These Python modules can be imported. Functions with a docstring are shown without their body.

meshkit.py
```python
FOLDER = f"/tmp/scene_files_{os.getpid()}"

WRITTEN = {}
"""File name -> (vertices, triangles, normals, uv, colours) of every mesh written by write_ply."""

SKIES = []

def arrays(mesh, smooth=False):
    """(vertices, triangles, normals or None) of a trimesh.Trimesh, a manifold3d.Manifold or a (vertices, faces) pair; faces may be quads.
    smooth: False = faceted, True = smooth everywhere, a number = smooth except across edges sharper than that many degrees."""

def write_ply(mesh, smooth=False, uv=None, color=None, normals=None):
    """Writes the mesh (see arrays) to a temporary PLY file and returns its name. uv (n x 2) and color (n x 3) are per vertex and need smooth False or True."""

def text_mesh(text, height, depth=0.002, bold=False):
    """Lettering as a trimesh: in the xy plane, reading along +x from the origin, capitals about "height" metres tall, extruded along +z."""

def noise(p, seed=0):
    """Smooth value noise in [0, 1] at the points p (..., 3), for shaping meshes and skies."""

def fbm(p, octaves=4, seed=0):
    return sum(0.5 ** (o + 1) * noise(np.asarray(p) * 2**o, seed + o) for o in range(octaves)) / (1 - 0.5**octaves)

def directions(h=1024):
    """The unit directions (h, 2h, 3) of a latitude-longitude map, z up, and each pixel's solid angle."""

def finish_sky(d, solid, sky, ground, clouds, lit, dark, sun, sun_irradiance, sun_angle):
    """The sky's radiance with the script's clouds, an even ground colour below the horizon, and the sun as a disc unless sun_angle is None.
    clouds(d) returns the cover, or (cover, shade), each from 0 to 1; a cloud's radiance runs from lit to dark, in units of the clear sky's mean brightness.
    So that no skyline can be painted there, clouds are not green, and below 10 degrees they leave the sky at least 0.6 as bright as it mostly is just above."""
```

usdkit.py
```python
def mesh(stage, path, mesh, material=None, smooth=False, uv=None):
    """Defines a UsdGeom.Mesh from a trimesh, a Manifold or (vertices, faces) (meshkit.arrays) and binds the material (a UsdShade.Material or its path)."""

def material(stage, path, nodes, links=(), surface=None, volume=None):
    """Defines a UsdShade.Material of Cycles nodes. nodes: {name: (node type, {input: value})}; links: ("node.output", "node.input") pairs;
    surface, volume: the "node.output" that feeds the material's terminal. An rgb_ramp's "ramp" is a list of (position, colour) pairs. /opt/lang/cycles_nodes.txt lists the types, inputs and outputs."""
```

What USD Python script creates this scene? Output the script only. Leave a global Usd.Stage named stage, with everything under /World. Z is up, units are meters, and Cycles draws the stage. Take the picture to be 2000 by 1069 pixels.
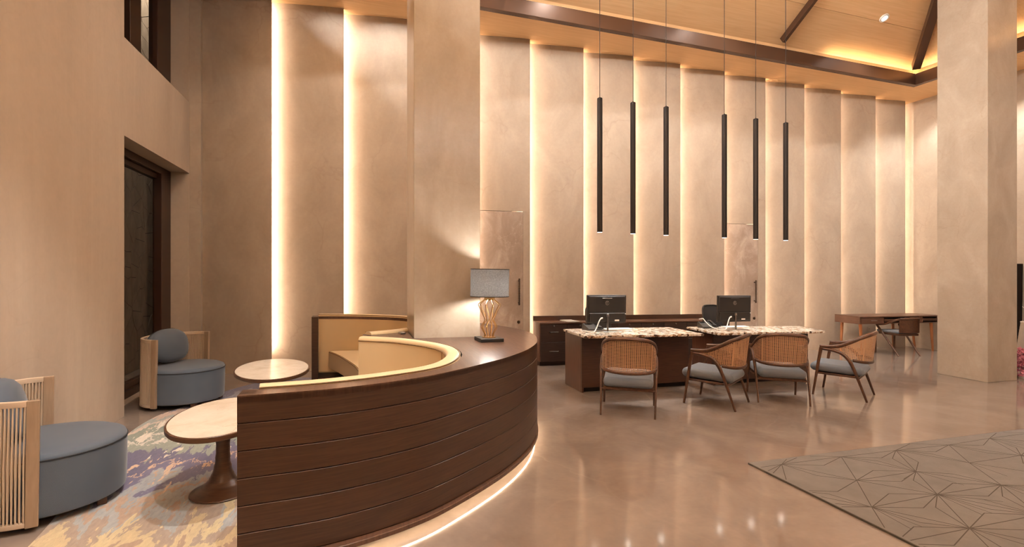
import math, random
import numpy as np
import trimesh
import shapely
from shapely.geometry import Polygon, LineString, box as sbox, Point
from pxr import Usd, UsdGeom, UsdLux, UsdShade, Gf, Sdf, Vt
import usdkit, meshkit

random.seed(7)
rng = np.random.default_rng(11)
stage = Usd.Stage.CreateInMemory()
UsdGeom.SetStageUpAxis(stage, 'Z')
UsdGeom.SetStageMetersPerUnit(stage, 1.0)
world = UsdGeom.Xform.Define(stage, '/World')
stage.SetDefaultPrim(world.GetPrim())
UsdGeom.Scope.Define(stage, '/World/Looks')
PI = math.pi

# ------------------------------------------------------------------ camera, exposure
YAW = math.atan(0.31371)                      # the camera looks a little to the right of the lit wall's normal
cam = UsdGeom.Camera.Define(stage, '/World/camera')
cam.CreateHorizontalApertureAttr(36.0)
cam.CreateVerticalApertureAttr(36.0 * 1069 / 2000)
cam.CreateFocalLengthAttr(36.0 * 970 / 2000)
cam.CreateVerticalApertureOffsetAttr(-0.045)
cam.CreateClippingRangeAttr(Gf.Vec2f(0.05, 200))
cam.CreateExposureAttr(0.0)
_c, _s = math.cos(YAW), math.sin(YAW)
cam.AddTransformOp().Set(Gf.Matrix4d(_c, -_s, 0, 0,  0, 0, 1, 0,  -_s, -_c, 0, 0,  0, 0, 1.5, 1))

# ------------------------------------------------------------------ lighting (tuned here)
K_DOWN = 1.0         # ceiling downlights, scale
K_LED = 1.0          # wall strips, scale
WARM = (1.0, 0.74, 0.48)
NEUTRAL = (1.0, 0.97, 0.92)
E_WALL_LED = 92.0 * K_LED
E_COVE = 110.0
E_FILL_LEFT = 1200.0  # fill strip added over the left beam
E_FILL_FRONT = 220.0  # weaker added fill strip behind the camera
E_COUNTER_LED = 50.0
E_DOWN = 118.0 * K_DOWN
E_PENDANT = 16.0
dome = UsdLux.DomeLight.Define(stage, '/World/dim_night_sky')
dome.CreateIntensityAttr(0.02)
dome.CreateColorAttr(Gf.Vec3f(1.0, 0.85, 0.7))

FALL_X, FALL_Y = -0.01515, 0.00475            # the floor falls gently, 1.6 cm per metre, and the ceiling follows it
def fall(x, y): return FALL_X * x + FALL_Y * y
_n = np.array([-FALL_X, -FALL_Y, 1.0]); _n /= np.linalg.norm(_n)
def _tilt():
    z = np.array([0, 0, 1.0]); v = np.cross(z, _n); c = z @ _n
    K = np.array([[0, -v[2], v[1]], [v[2], 0, -v[0]], [-v[1], v[0], 0]])
    return np.eye(3) + K + K @ K / (1 + c)
TILT = _tilt()

# ------------------------------------------------------------------ prim helpers
used = {}
def numbered(path):
    k = used.get(path, 0); used[path] = k + 1
    return path if k == 0 else '%s_%03d' % (path, k)
def meta(prim, label=None, category=None, group=None, kind=None):
    for k, v in (('label', label), ('category', category), ('group', group), ('kind', kind)):
        if v: prim.SetCustomDataByKey(k, v)
    return prim
def place_matrix(x, y, z=0.0, rot=0.0, tilt=True, scale=1.0):
    R = np.array([[math.cos(rot), -math.sin(rot), 0], [math.sin(rot), math.cos(rot), 0], [0, 0, 1.0]]) * scale
    if tilt: R = TILT @ R
    p = np.array([x, y, fall(x, y)]) + (_n * z if tilt else np.array([0, 0, z]))
    m = np.eye(4); m[:3, :3] = R.T; m[3, :3] = p
    return Gf.Matrix4d(*m.ravel().tolist())
def thing(name, label, category, at=(0, 0, 0), rot=0.0, group=None, kind=None, scale=1.0):
    p = numbered('/World/' + name)
    x = UsdGeom.Xform.Define(stage, p)
    x.AddTransformOp().Set(place_matrix(at[0], at[1], at[2] if len(at) > 2 else 0, rot, scale=scale))
    return meta(x.GetPrim(), label, category, group, kind)
def shell(name, label=None, category=None, group=None, kind='structure'):
    x = UsdGeom.Xform.Define(stage, numbered('/World/' + name))
    return meta(x.GetPrim(), label, category, group, kind)
def dup(root, label, at, rot=0.0, group=None, scale=1.0):
    was = root.GetCustomData()
    base = root.GetName()
    r = thing(base, label, was['category'], at, rot, group or was.get('group'), scale=scale)
    r.GetReferences().AddInternalReference(root.GetPath())
    r.SetInstanceable(True)
    return r
def part(name, mesh, mat, parent, smooth=30, label=None, kind=None):
    p = numbered(str(parent.GetPath()) + '/' + name)
    m = usdkit.mesh(stage, p, mesh, mat, smooth=smooth)
    return meta(m.GetPrim(), label, None, None, kind)
def lift(m):
    """fixed joinery and masonry follow the fall of the floor"""
    v, f = (np.array(m.vertices, float), np.array(m.faces)) if hasattr(m, 'vertices') else (np.array(m[0], float), np.array(m[1]))
    v[:, 2] += fall(v[:, 0], v[:, 1])
    return trimesh.Trimesh(v, f, process=False)

# ------------------------------------------------------------------ mesh helpers
def cat(*ms):
    out = []
    for m in ms:
        if isinstance(m, (list, tuple)) and not isinstance(m[0], np.ndarray): out += list(m)
        elif isinstance(m, (list, tuple)): out.append(trimesh.Trimesh(m[0], m[1], process=False))
        else: out.append(m)
    return trimesh.util.concatenate(out)
def bx(lo, hi, c=0.0):
    lo, hi = np.array(lo, float), np.array(hi, float)
    if c <= 0:
        m = trimesh.creation.box(hi - lo); m.apply_translation((lo + hi) / 2); return m
    c = min(c, (hi - lo).min() * 0.45)
    pts = []
    for sx in (0, 1):
        for sy in (0, 1):
            for sz in (0, 1):
                p = np.array([hi[0] if sx else lo[0], hi[1] if sy else lo[1], hi[2] if sz else lo[2]])
                d = np.array([-1 if sx else 1, -1 if sy else 1, -1 if sz else 1]) * c
                for k in range(3):
                    q = p + d; q[k] = p[k]; pts.append(q)
    return trimesh.convex.convex_hull(np.array(pts))
def prism(poly, z0, z1):
    gs = [g for g in getattr(poly, 'geoms', [poly]) if g.area > 1e-7]
    ms = []
    for g in gs:
        m = trimesh.creation.extrude_polygon(g, z1 - z0, engine='earcut'); m.apply_translation((0, 0, z0)); ms.append(m)
    return cat(ms)
def spline(pts, n=12, closed=False):
    """Catmull-Rom through points"""
    P = np.array(pts, float)
    if closed: Q = np.vstack([P[-1], P, P[0], P[1]])
    else: Q = np.vstack([2 * P[0] - P[1], P, 2 * P[-1] - P[-2]])
    out = []
    for i in range(1, len(Q) - 2):
        for t in np.linspace(0, 1, n, endpoint=False):
            a, b, c, d = Q[i - 1], Q[i], Q[i + 1], Q[i + 2]
            out.append(0.5 * ((2 * b) + (-a + c) * t + (2 * a - 5 * b + 4 * c - d) * t * t + (-a + 3 * b - 3 * c + d) * t ** 3))
    if not closed: out.append(Q[-2])
    return np.array(out)
def resample(P, n):
    P = np.array(P, float); d = np.r_[0, np.cumsum(np.linalg.norm(np.diff(P, axis=0), axis=1))]
    t = np.linspace(0, d[-1], n)
    return np.stack([np.interp(t, d, P[:, k]) for k in range(P.shape[1])], 1)
def tube(path, r, n=8, flat=1.0, up=None, caps=True):
    """swept round or elliptical bar; r may be one value or per point; flat scales the second axis"""
    P = np.array(path, float); r = np.broadcast_to(np.asarray(r, float), (len(P),))
    T = np.gradient(P, axis=0); T /= np.linalg.norm(T, axis=1, keepdims=True)
    u = np.array(up if up is not None else ((0, 0, 1) if abs(T[0][2]) < 0.9 else (1, 0, 0)), float)
    rings = []
    a = np.linspace(0, 2 * PI, n, endpoint=False)
    for i in range(len(P)):
        u = u - T[i] * (u @ T[i]); u /= np.linalg.norm(u)
        w = np.cross(T[i], u)
        rings.append(P[i] + r[i] * (np.cos(a)[:, None] * u + flat * np.sin(a)[:, None] * w))
    V = np.vstack(rings); F = []
    for i in range(len(P) - 1):
        for k in range(n):
            a0, a1 = i * n + k, i * n + (k + 1) % n
            F += [[a0, a1, a1 + n], [a0, a1 + n, a0 + n]]
    if caps:
        V = np.vstack([V, P[0], P[-1]]); c0, c1 = len(V) - 2, len(V) - 1
        for k in range(n):
            F.append([c0, (k + 1) % n, k]); b = (len(P) - 1) * n
            F.append([c1, b + k, b + (k + 1) % n])
    return trimesh.Trimesh(V, np.array(F), process=False)
def bar(a, b, r0, r1=None, n=8, flat=1.0, up=None): return tube([a, b], [r0, r0 if r1 is None else r1], n, flat, up)
def lathe(profile, n=40):
    P = np.array(profile, float); a = np.linspace(0, 2 * PI, n, endpoint=False)
    V, F = [], []
    for rr, z in P: V.append(np.stack([rr * np.cos(a), rr * np.sin(a), np.full(n, z)], 1))
    V = np.vstack(V)
    for i in range(len(P) - 1):
        for k in range(n):
            a0, a1 = i * n + k, i * n + (k + 1) % n
            F += [[a0, a1, a1 + n], [a0, a1 + n, a0 + n]]
    return trimesh.Trimesh(V, np.array(F), process=False)
def sweep(curve, section, caps=True, closed=False):
    """section points (n, z) carried along a plan curve; n is measured to the left of travel"""
    C = np.array(curve, float)
    if closed: T = np.roll(C, -1, 0) - np.roll(C, 1, 0)
    else: T = np.gradient(C, axis=0)
    T /= np.linalg.norm(T, axis=1, keepdims=True)
    N = np.stack([-T[:, 1], T[:, 0]], 1)
    S = np.array(section, float); m = len(S)
    V = np.vstack([np.c_[C[i] + np.outer(S[:, 0], N[i]), S[:, 1]] for i in range(len(C))])
    F = []
    L = len(C) if closed else len(C) - 1
    for i in range(L):
        j = (i + 1) % len(C)
        for k in range(m):
            k2 = (k + 1) % m
            F += [[i * m + k, i * m + k2, j * m + k2], [i * m + k, j * m + k2, j * m + k]]
    mesh = trimesh.Trimesh(V, np.array(F), process=False)
    if caps and not closed:
        poly = Polygon(S)
        v2, f2 = trimesh.creation.triangulate_polygon(poly, engine='earcut')
        ends = []
        for i in (0, len(C) - 1):
            ends.append(trimesh.Trimesh(np.c_[C[i] + np.outer(v2[:, 0], N[i]), v2[:, 1]], f2 if i == 0 else f2[:, ::-1], process=False))
        mesh = cat(mesh, *ends)
    return mesh
def rrect(n0, n1, z0, z1, r, k=4):
    out = []
    for cx, cz, a0 in ((n1 - r, z1 - r, 0), (n0 + r, z1 - r, PI / 2), (n0 + r, z0 + r, PI), (n1 - r, z0 + r, 1.5 * PI)):
        for t in np.linspace(a0, a0 + PI / 2, k): out.append((cx + r * math.cos(t), cz + r * math.sin(t)))
    return out
def ellipse(a, b, n=64): return [(a * math.cos(t), b * math.sin(t)) for t in np.linspace(0, 2 * PI, n, endpoint=False)]
def loft(rings):
    """closed rings of equal length, capped"""
    m = len(rings[0]); V = np.vstack(rings); F = []
    for i in range(len(rings) - 1):
        for k in range(m):
            k2 = (k + 1) % m
            F += [[i * m + k, i * m + k2, (i + 1) * m + k2], [i * m + k, (i + 1) * m + k2, (i + 1) * m + k]]
    V = np.vstack([V, rings[0].mean(0), rings[-1].mean(0)]); c0, c1 = len(V) - 2, len(V) - 1; b = (len(rings) - 1) * m
    for k in range(m):
        F.append([c0, (k + 1) % m, k]); F.append([c1, b + k, b + (k + 1) % m])
    return trimesh.Trimesh(V, np.array(F), process=False)
def ell_ring(a, b, z, n=64, sup=2.0):
    t = np.linspace(0, 2 * PI, n, endpoint=False); c, s = np.cos(t), np.sin(t)
    return np.stack([a * np.sign(c) * np.abs(c) ** (2 / sup), b * np.sign(s) * np.abs(s) ** (2 / sup), np.full(n, z)], 1)

# ------------------------------------------------------------------ materials
def srgb(r, g, b):
    f = lambda c: (c / 255 / 12.92) if c / 255 <= 0.04045 else ((c / 255 + 0.055) / 1.055) ** 2.4
    return (f(r), f(g), f(b))
def look(name, nodes, links=(), surface='p.BSDF'):
    return usdkit.material(stage, '/World/Looks/' + name, nodes, links, surface)
def plain(name, col, rough=0.5, metal=0.0, spec=0.5, **kw):
    return look(name, {'p': ('principled_bsdf', dict(base_color=col, roughness=rough, metallic=metal, specular_ior_level=spec, **kw))})
def glow(name, col, strength):
    return look(name, {'p': ('emission', dict(color=col, strength=strength))}, surface='p.emission')

def stone(name, base, light, dark, scale=1.0, rough=0.42, spec=0.35, vein=0.5, vein_scale=1.4, bump=0.03, zs=0.6, vcol=None):
    """beige honed limestone: cloudy, with upright streaks and hair veins"""
    return look(name, {
        'g': ('geometry', {}),
        'm1': ('mapping', dict(scale=(scale * 1.0, scale * 1.0, scale * zs))),
        'n1': ('noise_texture', dict(scale=2.2, detail=6, roughness=0.62, distortion=0.6)),
        'r1': ('rgb_ramp', dict(ramp=[(0.28, dark), (0.5, base), (0.72, light)])),
        'm2': ('mapping', dict(scale=(scale, scale, scale))),
        'n2': ('noise_texture', dict(scale=26, detail=5, roughness=0.7)),
        'r2': ('rgb_ramp', dict(ramp=[(0.3, (0.955, 0.955, 0.955)), (0.7, (1.03, 1.03, 1.03))])),
        'mx': ('mix', dict(mix_type='multiply', fac=1.0)),
        'n3': ('noise_texture', dict(scale=vein_scale, detail=4, roughness=0.55, distortion=0.4)),
        'va': ('vector_math', dict(math_type='multiply_add', vector2=(0.9, 0.9, 0.9))),
        'v': ('voronoi_texture', dict(feature='distance_to_edge', scale=vein_scale)),
        'rv': ('rgb_ramp', dict(ramp=[(0.0, (1, 1, 1)), (0.008, (0.4, 0.4, 0.4)), (0.022, (0, 0, 0))])),
        'nm': ('noise_texture', dict(scale=1.1, detail=2)),
        'rm': ('rgb_ramp', dict(ramp=[(0.48, (0, 0, 0)), (0.62, (1, 1, 1))])),
        'mv': ('mix', dict(mix_type='multiply', fac=1.0)),
        'mvs': ('mix', dict(mix_type='multiply', fac=1.0, color2=(vein, vein, vein))),
        'mc': ('mix', dict(mix_type='mix', color2=vcol or light)),
        'b': ('bump', dict(strength=bump, distance=0.01)),
        'p': ('principled_bsdf', dict(roughness=rough, specular_ior_level=spec)),
    }, [('g.position', 'm1.vector'), ('m1.vector', 'n1.vector'), ('n1.fac', 'r1.fac'),
        ('g.position', 'm2.vector'), ('m2.vector', 'n2.vector'), ('n2.fac', 'r2.fac'),
        ('r1.color', 'mx.color1'), ('r2.color', 'mx.color2'),
        ('m2.vector', 'n3.vector'), ('n3.color', 'va.vector1'), ('m2.vector', 'va.vector3'), ('va.vector', 'v.vector'),
        ('v.distance', 'rv.fac'), ('m2.vector', 'nm.vector'), ('nm.fac', 'rm.fac'),
        ('rv.color', 'mv.color1'), ('rm.color', 'mv.color2'), ('mv.color', 'mvs.color1'),
        ('mvs.color', 'mc.fac'), ('mx.color', 'mc.color1'), ('mc.color', 'p.base_color'),
        ('n2.fac', 'b.height'), ('b.normal', 'p.normal')])

def wood(name, dark, light, rough=0.38, spec=0.45, grain=(1, 1, 14), coord='object'):
    """straight-grained stained timber; grain stretches the noise per axis"""
    src = ('g.position' if coord == 'world' else 'g.object')
    node = ('geometry', {}) if coord == 'world' else ('texture_coordinate', {})
    return look(name, {
        'g': node, 'm': ('mapping', dict(scale=grain)),
        'n': ('noise_texture', dict(scale=5.0, detail=6, roughness=0.6, distortion=0.5)),
        'r': ('rgb_ramp', dict(ramp=[(0.3, dark), (0.7, light)])),
        'o': ('object_info', {}), 'h': ('hsv', dict()), 'mr': ('map_range', dict(from_min=0, from_max=1, to_min=0.85, to_max=1.15)),
        'b': ('bump', dict(strength=0.06, distance=0.004)),
        'p': ('principled_bsdf', dict(roughness=rough, specular_ior_level=spec)),
    }, [(src, 'm.vector'), ('m.vector', 'n.vector'), ('n.fac', 'r.fac'), ('r.color', 'h.color'), ('o.random', 'mr.value'), ('mr.result', 'h.value'),
        ('h.color', 'p.base_color'), ('n.fac', 'b.height'), ('b.normal', 'p.normal')])

def fabric(name, col, rough=0.9, scale=420, sheen=0.25, var=0.12):
    lo = tuple(c * (1 - var) for c in col); hi = tuple(c * (1 + var) for c in col)
    return look(name, {
        'g': ('texture_coordinate', {}), 'n': ('noise_texture', dict(scale=scale, detail=2)),
        'n2': ('noise_texture', dict(scale=7, detail=3)), 'mxf': ('mix', dict(fac=0.35)),
        'r': ('rgb_ramp', dict(ramp=[(0.3, lo), (0.7, hi)])),
        'b': ('bump', dict(strength=0.25, distance=0.002)),
        'p': ('principled_bsdf', dict(roughness=rough, specular_ior_level=0.2, sheen_weight=sheen, sheen_roughness=0.4)),
    }, [('g.object', 'n.vector'), ('g.object', 'n2.vector'), ('n.color', 'mxf.color1'), ('n2.color', 'mxf.color2'), ('mxf.color', 'r.fac'), ('r.color', 'p.base_color'),
        ('n.fac', 'b.height'), ('b.normal', 'p.normal')])

M = {}
M['wall_stone'] = stone('wall_stone', srgb(172, 156, 139), srgb(182, 167, 150), srgb(162, 146, 129), 0.8, 0.40, 0.4, 0.24, 1.3, vcol=srgb(132, 108, 90))
M['left_stone'] = stone('left_wall_stone', srgb(180, 164, 147), srgb(192, 177, 159), srgb(169, 153, 136), 0.55, 0.5, 0.3, 0.08, 1.5, zs=0.14, vcol=srgb(138, 112, 92))
M['column_stone'] = stone('column_stone', srgb(164, 150, 134), srgb(175, 162, 146), srgb(154, 140, 124), 1.1, 0.24, 0.5, 0.22, 1.6, vcol=srgb(130, 108, 90))
M['door_stone'] = stone('door_marble', srgb(160, 142, 128), srgb(190, 174, 160), srgb(146, 128, 114), 1.6, 0.3, 0.45, 0.75, 2.4)
M['floor_stone'] = stone('floor_marble', srgb(136, 122, 112), srgb(147, 133, 122), srgb(126, 112, 102), 0.8, 0.09, 0.55, 0.8, 1.0, 0.0, 1.0)
M['paving'] = stone('paving_stone', srgb(150, 132, 112), srgb(168, 150, 130), srgb(132, 114, 96), 2.0, 0.7, 0.2, 0.1)
M['joint'] = plain('dark_joint', srgb(70, 58, 48), 0.9)
M['ceiling_wood'] = wood('ceiling_veneer', srgb(208, 168, 122), srgb(220, 182, 137), 0.5, 0.3, (0.25, 6, 6), 'world')
M['dark_wood'] = wood('dark_timber', srgb(52, 33, 23), srgb(74, 48, 34), 0.34, 0.5, (1.2, 1.2, 16))
M['counter_wood'] = wood('counter_timber', srgb(52, 35, 26), srgb(70, 49, 37), 0.3, 0.5, (0.9, 0.9, 20), 'world')
M['counter_top'] = wood('counter_top_timber', srgb(70, 48, 37), srgb(92, 66, 52), 0.26, 0.55, (14, 1.2, 1), 'world')
M['cabinet_front'] = wood('cabinet_front', srgb(46, 34, 29), srgb(60, 46, 40), 0.4, 0.4, (1.2, 1.2, 14))
M['cabinet_wood'] = wood('cabinet_carcass', srgb(84, 58, 45), srgb(104, 74, 58), 0.36, 0.45, (1.2, 1.2, 14))
M['desk_wood'] = wood('desk_timber', srgb(72, 44, 31), srgb(94, 61, 45), 0.34, 0.5, (12, 12, 1.0))
M['chair_wood'] = wood('walnut', srgb(64, 40, 27), srgb(90, 58, 39), 0.32, 0.5, (6, 6, 6))
M['table_wood'] = wood('table_walnut', srgb(66, 44, 31), srgb(92, 64, 46), 0.35, 0.5, (2, 2, 18))
M['leg_wood'] = wood('teak', srgb(150, 92, 55), srgb(172, 112, 70), 0.4, 0.45, (8, 8, 1))
M['post_wood'] = wood('pale_oak', srgb(148, 124, 101), srgb(166, 142, 118), 0.35, 0.5, (8, 8, 1))
M['bronze'] = plain('dark_bronze', srgb(74, 58, 46), 0.35, 0.8)
M['bronze_dark'] = plain('window_frame_bronze', srgb(52, 31, 18), 0.4, 0.3)
M['beam'] = plain('beam_bronze', srgb(80, 57, 43), 0.3, 0.35)
M['black_metal'] = plain('black_metal', srgb(26, 19, 16), 0.6, 0.0, 0.3)
M['black_plastic'] = plain('black_plastic', srgb(30, 27, 26), 0.5)
M['grey_plastic'] = plain('grey_plastic', srgb(60, 57, 55), 0.45)
M['screen'] = plain('screen_glass', srgb(12, 12, 13), 0.12)
M['steel'] = plain('brushed_steel', srgb(200, 195, 188), 0.28, 1.0)
M['white_plastic'] = plain('white_plastic', srgb(226, 221, 212), 0.4)
M['silver_print'] = plain('silver_print', srgb(150, 142, 134), 0.35, 0.6)
M['gold'] = plain('rose_gold', srgb(216, 180, 124), 0.24, 1.0)
M['leather'] = fabric('cream_leather', srgb(210, 184, 144), 0.5, 260, 0.1, 0.05)
M['piping'] = plain('leather_piping', srgb(112, 84, 52), 0.6)
M['blue_fabric'] = fabric('slate_blue_wool', srgb(82, 92, 105))
M['blue_piping'] = plain('dark_piping', srgb(36, 38, 44), 0.8)
M['seat_fabric'] = fabric('grey_seat_wool', srgb(104, 108, 114))
M['cord'] = plain('tan_cord', srgb(194, 172, 148), 0.6)
M['cane'] = plain('woven_cane', srgb(184, 142, 106), 0.5)
M['mesh_black'] = fabric('black_mesh', srgb(48, 47, 48), 0.8, 300, 0.0)
M['top_marble'] = stone('table_marble', srgb(228, 214, 194), srgb(234, 222, 204), srgb(212, 195, 172), 2.2, 0.12, 0.6, 0.5, 1.8, 0.0, vcol=srgb(170, 140, 112))
M['lantern'] = fabric('grey_lantern_weave', srgb(178, 168, 156), 0.7, 160, 0.0, 0.2)
M['blossom'] = plain('pink_petals', srgb(214, 132, 146), 0.6)
M['blossom_dark'] = plain('dark_pink_petals', srgb(164, 82, 100), 0.6)
M['glass'] = look('window_glass', {'t': ('transparent_bsdf', dict(color=(0.9, 0.88, 0.85))), 'g': ('glossy_bsdf', dict(color=(1, 1, 1), roughness=0.0)),
                  'x': ('mix_closure', dict(fac=0.07))}, [('t.BSDF', 'x.closure1'), ('g.BSDF', 'x.closure2')], 'x.closure')
M['led'] = glow('led_warm', (1.0, 0.77, 0.58), E_WALL_LED)
M['cove_led'] = glow('cove_led', (1.0, 0.68, 0.36), E_COVE)
M['fill_led_left'] = glow('fill_led_left', (1.0, 0.95, 0.90), E_FILL_LEFT)
M['fill_led_front'] = glow('fill_led_front', (1.0, 0.95, 0.90), E_FILL_FRONT)
M['counter_led'] = glow('counter_led', (1.0, 0.76, 0.5), E_COUNTER_LED)
M['lamp_lens'] = glow('lamp_lens', (1.0, 0.92, 0.8), 26.0)
M['bulb'] = glow('bulb', (1.0, 0.95, 0.88), 560.0)
M['shade'] = look('grey_linen_shade', {
    'g': ('texture_coordinate', {}), 'm': ('mapping', dict(scale=(34, 34, 170))), 'n': ('noise_texture', dict(scale=2.0, detail=3)),
    'm2': ('mapping', dict(scale=(170, 170, 34))), 'n2': ('noise_texture', dict(scale=2.0, detail=3)), 'x': ('mix', dict(fac=0.5)),
    'r': ('rgb_ramp', dict(ramp=[(0.22, srgb(74, 76, 80)), (0.78, srgb(190, 190, 190))])),
    'd': ('principled_bsdf', dict(roughness=0.9, specular_ior_level=0.1)), 't': ('translucent_bsdf', {}), 'c': ('mix_closure', dict(fac=0.42))},
    [('g.object', 'm.vector'), ('m.vector', 'n.vector'), ('g.object', 'm2.vector'), ('m2.vector', 'n2.vector'), ('n.color', 'x.color1'), ('n2.color', 'x.color2'), ('x.color', 'r.fac'),
     ('r.color', 'd.base_color'), ('r.color', 't.color'), ('d.BSDF', 'c.closure1'), ('t.BSDF', 'c.closure2')], 'c.closure')
# pebble marble of the two reception desks
M['pebble'] = look('pebble_marble', {
    'g': ('geometry', {}), 'm': ('mapping', dict(scale=(1, 1, 1.0))), 'nw': ('noise_texture', dict(scale=9, detail=2)),
    'va': ('vector_math', dict(math_type='multiply_add', vector2=(0.06, 0.06, 0.06))),
    'v': ('voronoi_texture', dict(scale=24, feature='f1')), 've': ('voronoi_texture', dict(scale=24, feature='distance_to_edge')),
    'sc': ('separate_color', {}),
    'r': ('rgb_ramp', dict(interpolate=False, ramp=[(0.0, srgb(232, 222, 208)), (0.24, srgb(166, 136, 110)), (0.36, srgb(222, 208, 190)), (0.55, srgb(112, 86, 68)), (0.62, srgb(240, 232, 220)), (0.82, srgb(196, 166, 136)), (0.93, srgb(86, 70, 60))])),
    'n': ('noise_texture', dict(scale=60, detail=4)), 'rn': ('rgb_ramp', dict(ramp=[(0.3, (0.78, 0.78, 0.78)), (0.7, (1.12, 1.12, 1.12))])), 'mx': ('mix', dict(mix_type='multiply', fac=1.0)),
    're': ('rgb_ramp', dict(ramp=[(0.015, (0.5, 0.42, 0.36)), (0.07, (1, 1, 1))])), 'me': ('mix', dict(mix_type='multiply', fac=1.0)),
    'p': ('principled_bsdf', dict(roughness=0.12, specular_ior_level=0.5))},
    [('g.position', 'm.vector'), ('m.vector', 'nw.vector'), ('nw.color', 'va.vector1'), ('m.vector', 'va.vector3'), ('va.vector', 'v.vector'), ('va.vector', 've.vector'),
     ('v.color', 'sc.color'), ('sc.r', 'r.fac'), ('m.vector', 'n.vector'), ('n.fac', 'rn.fac'), ('r.color', 'mx.color1'), ('rn.color', 'mx.color2'),
     ('ve.distance', 're.fac'), ('mx.color', 'me.color1'), ('re.color', 'me.color2'), ('me.color', 'p.base_color')])
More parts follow.
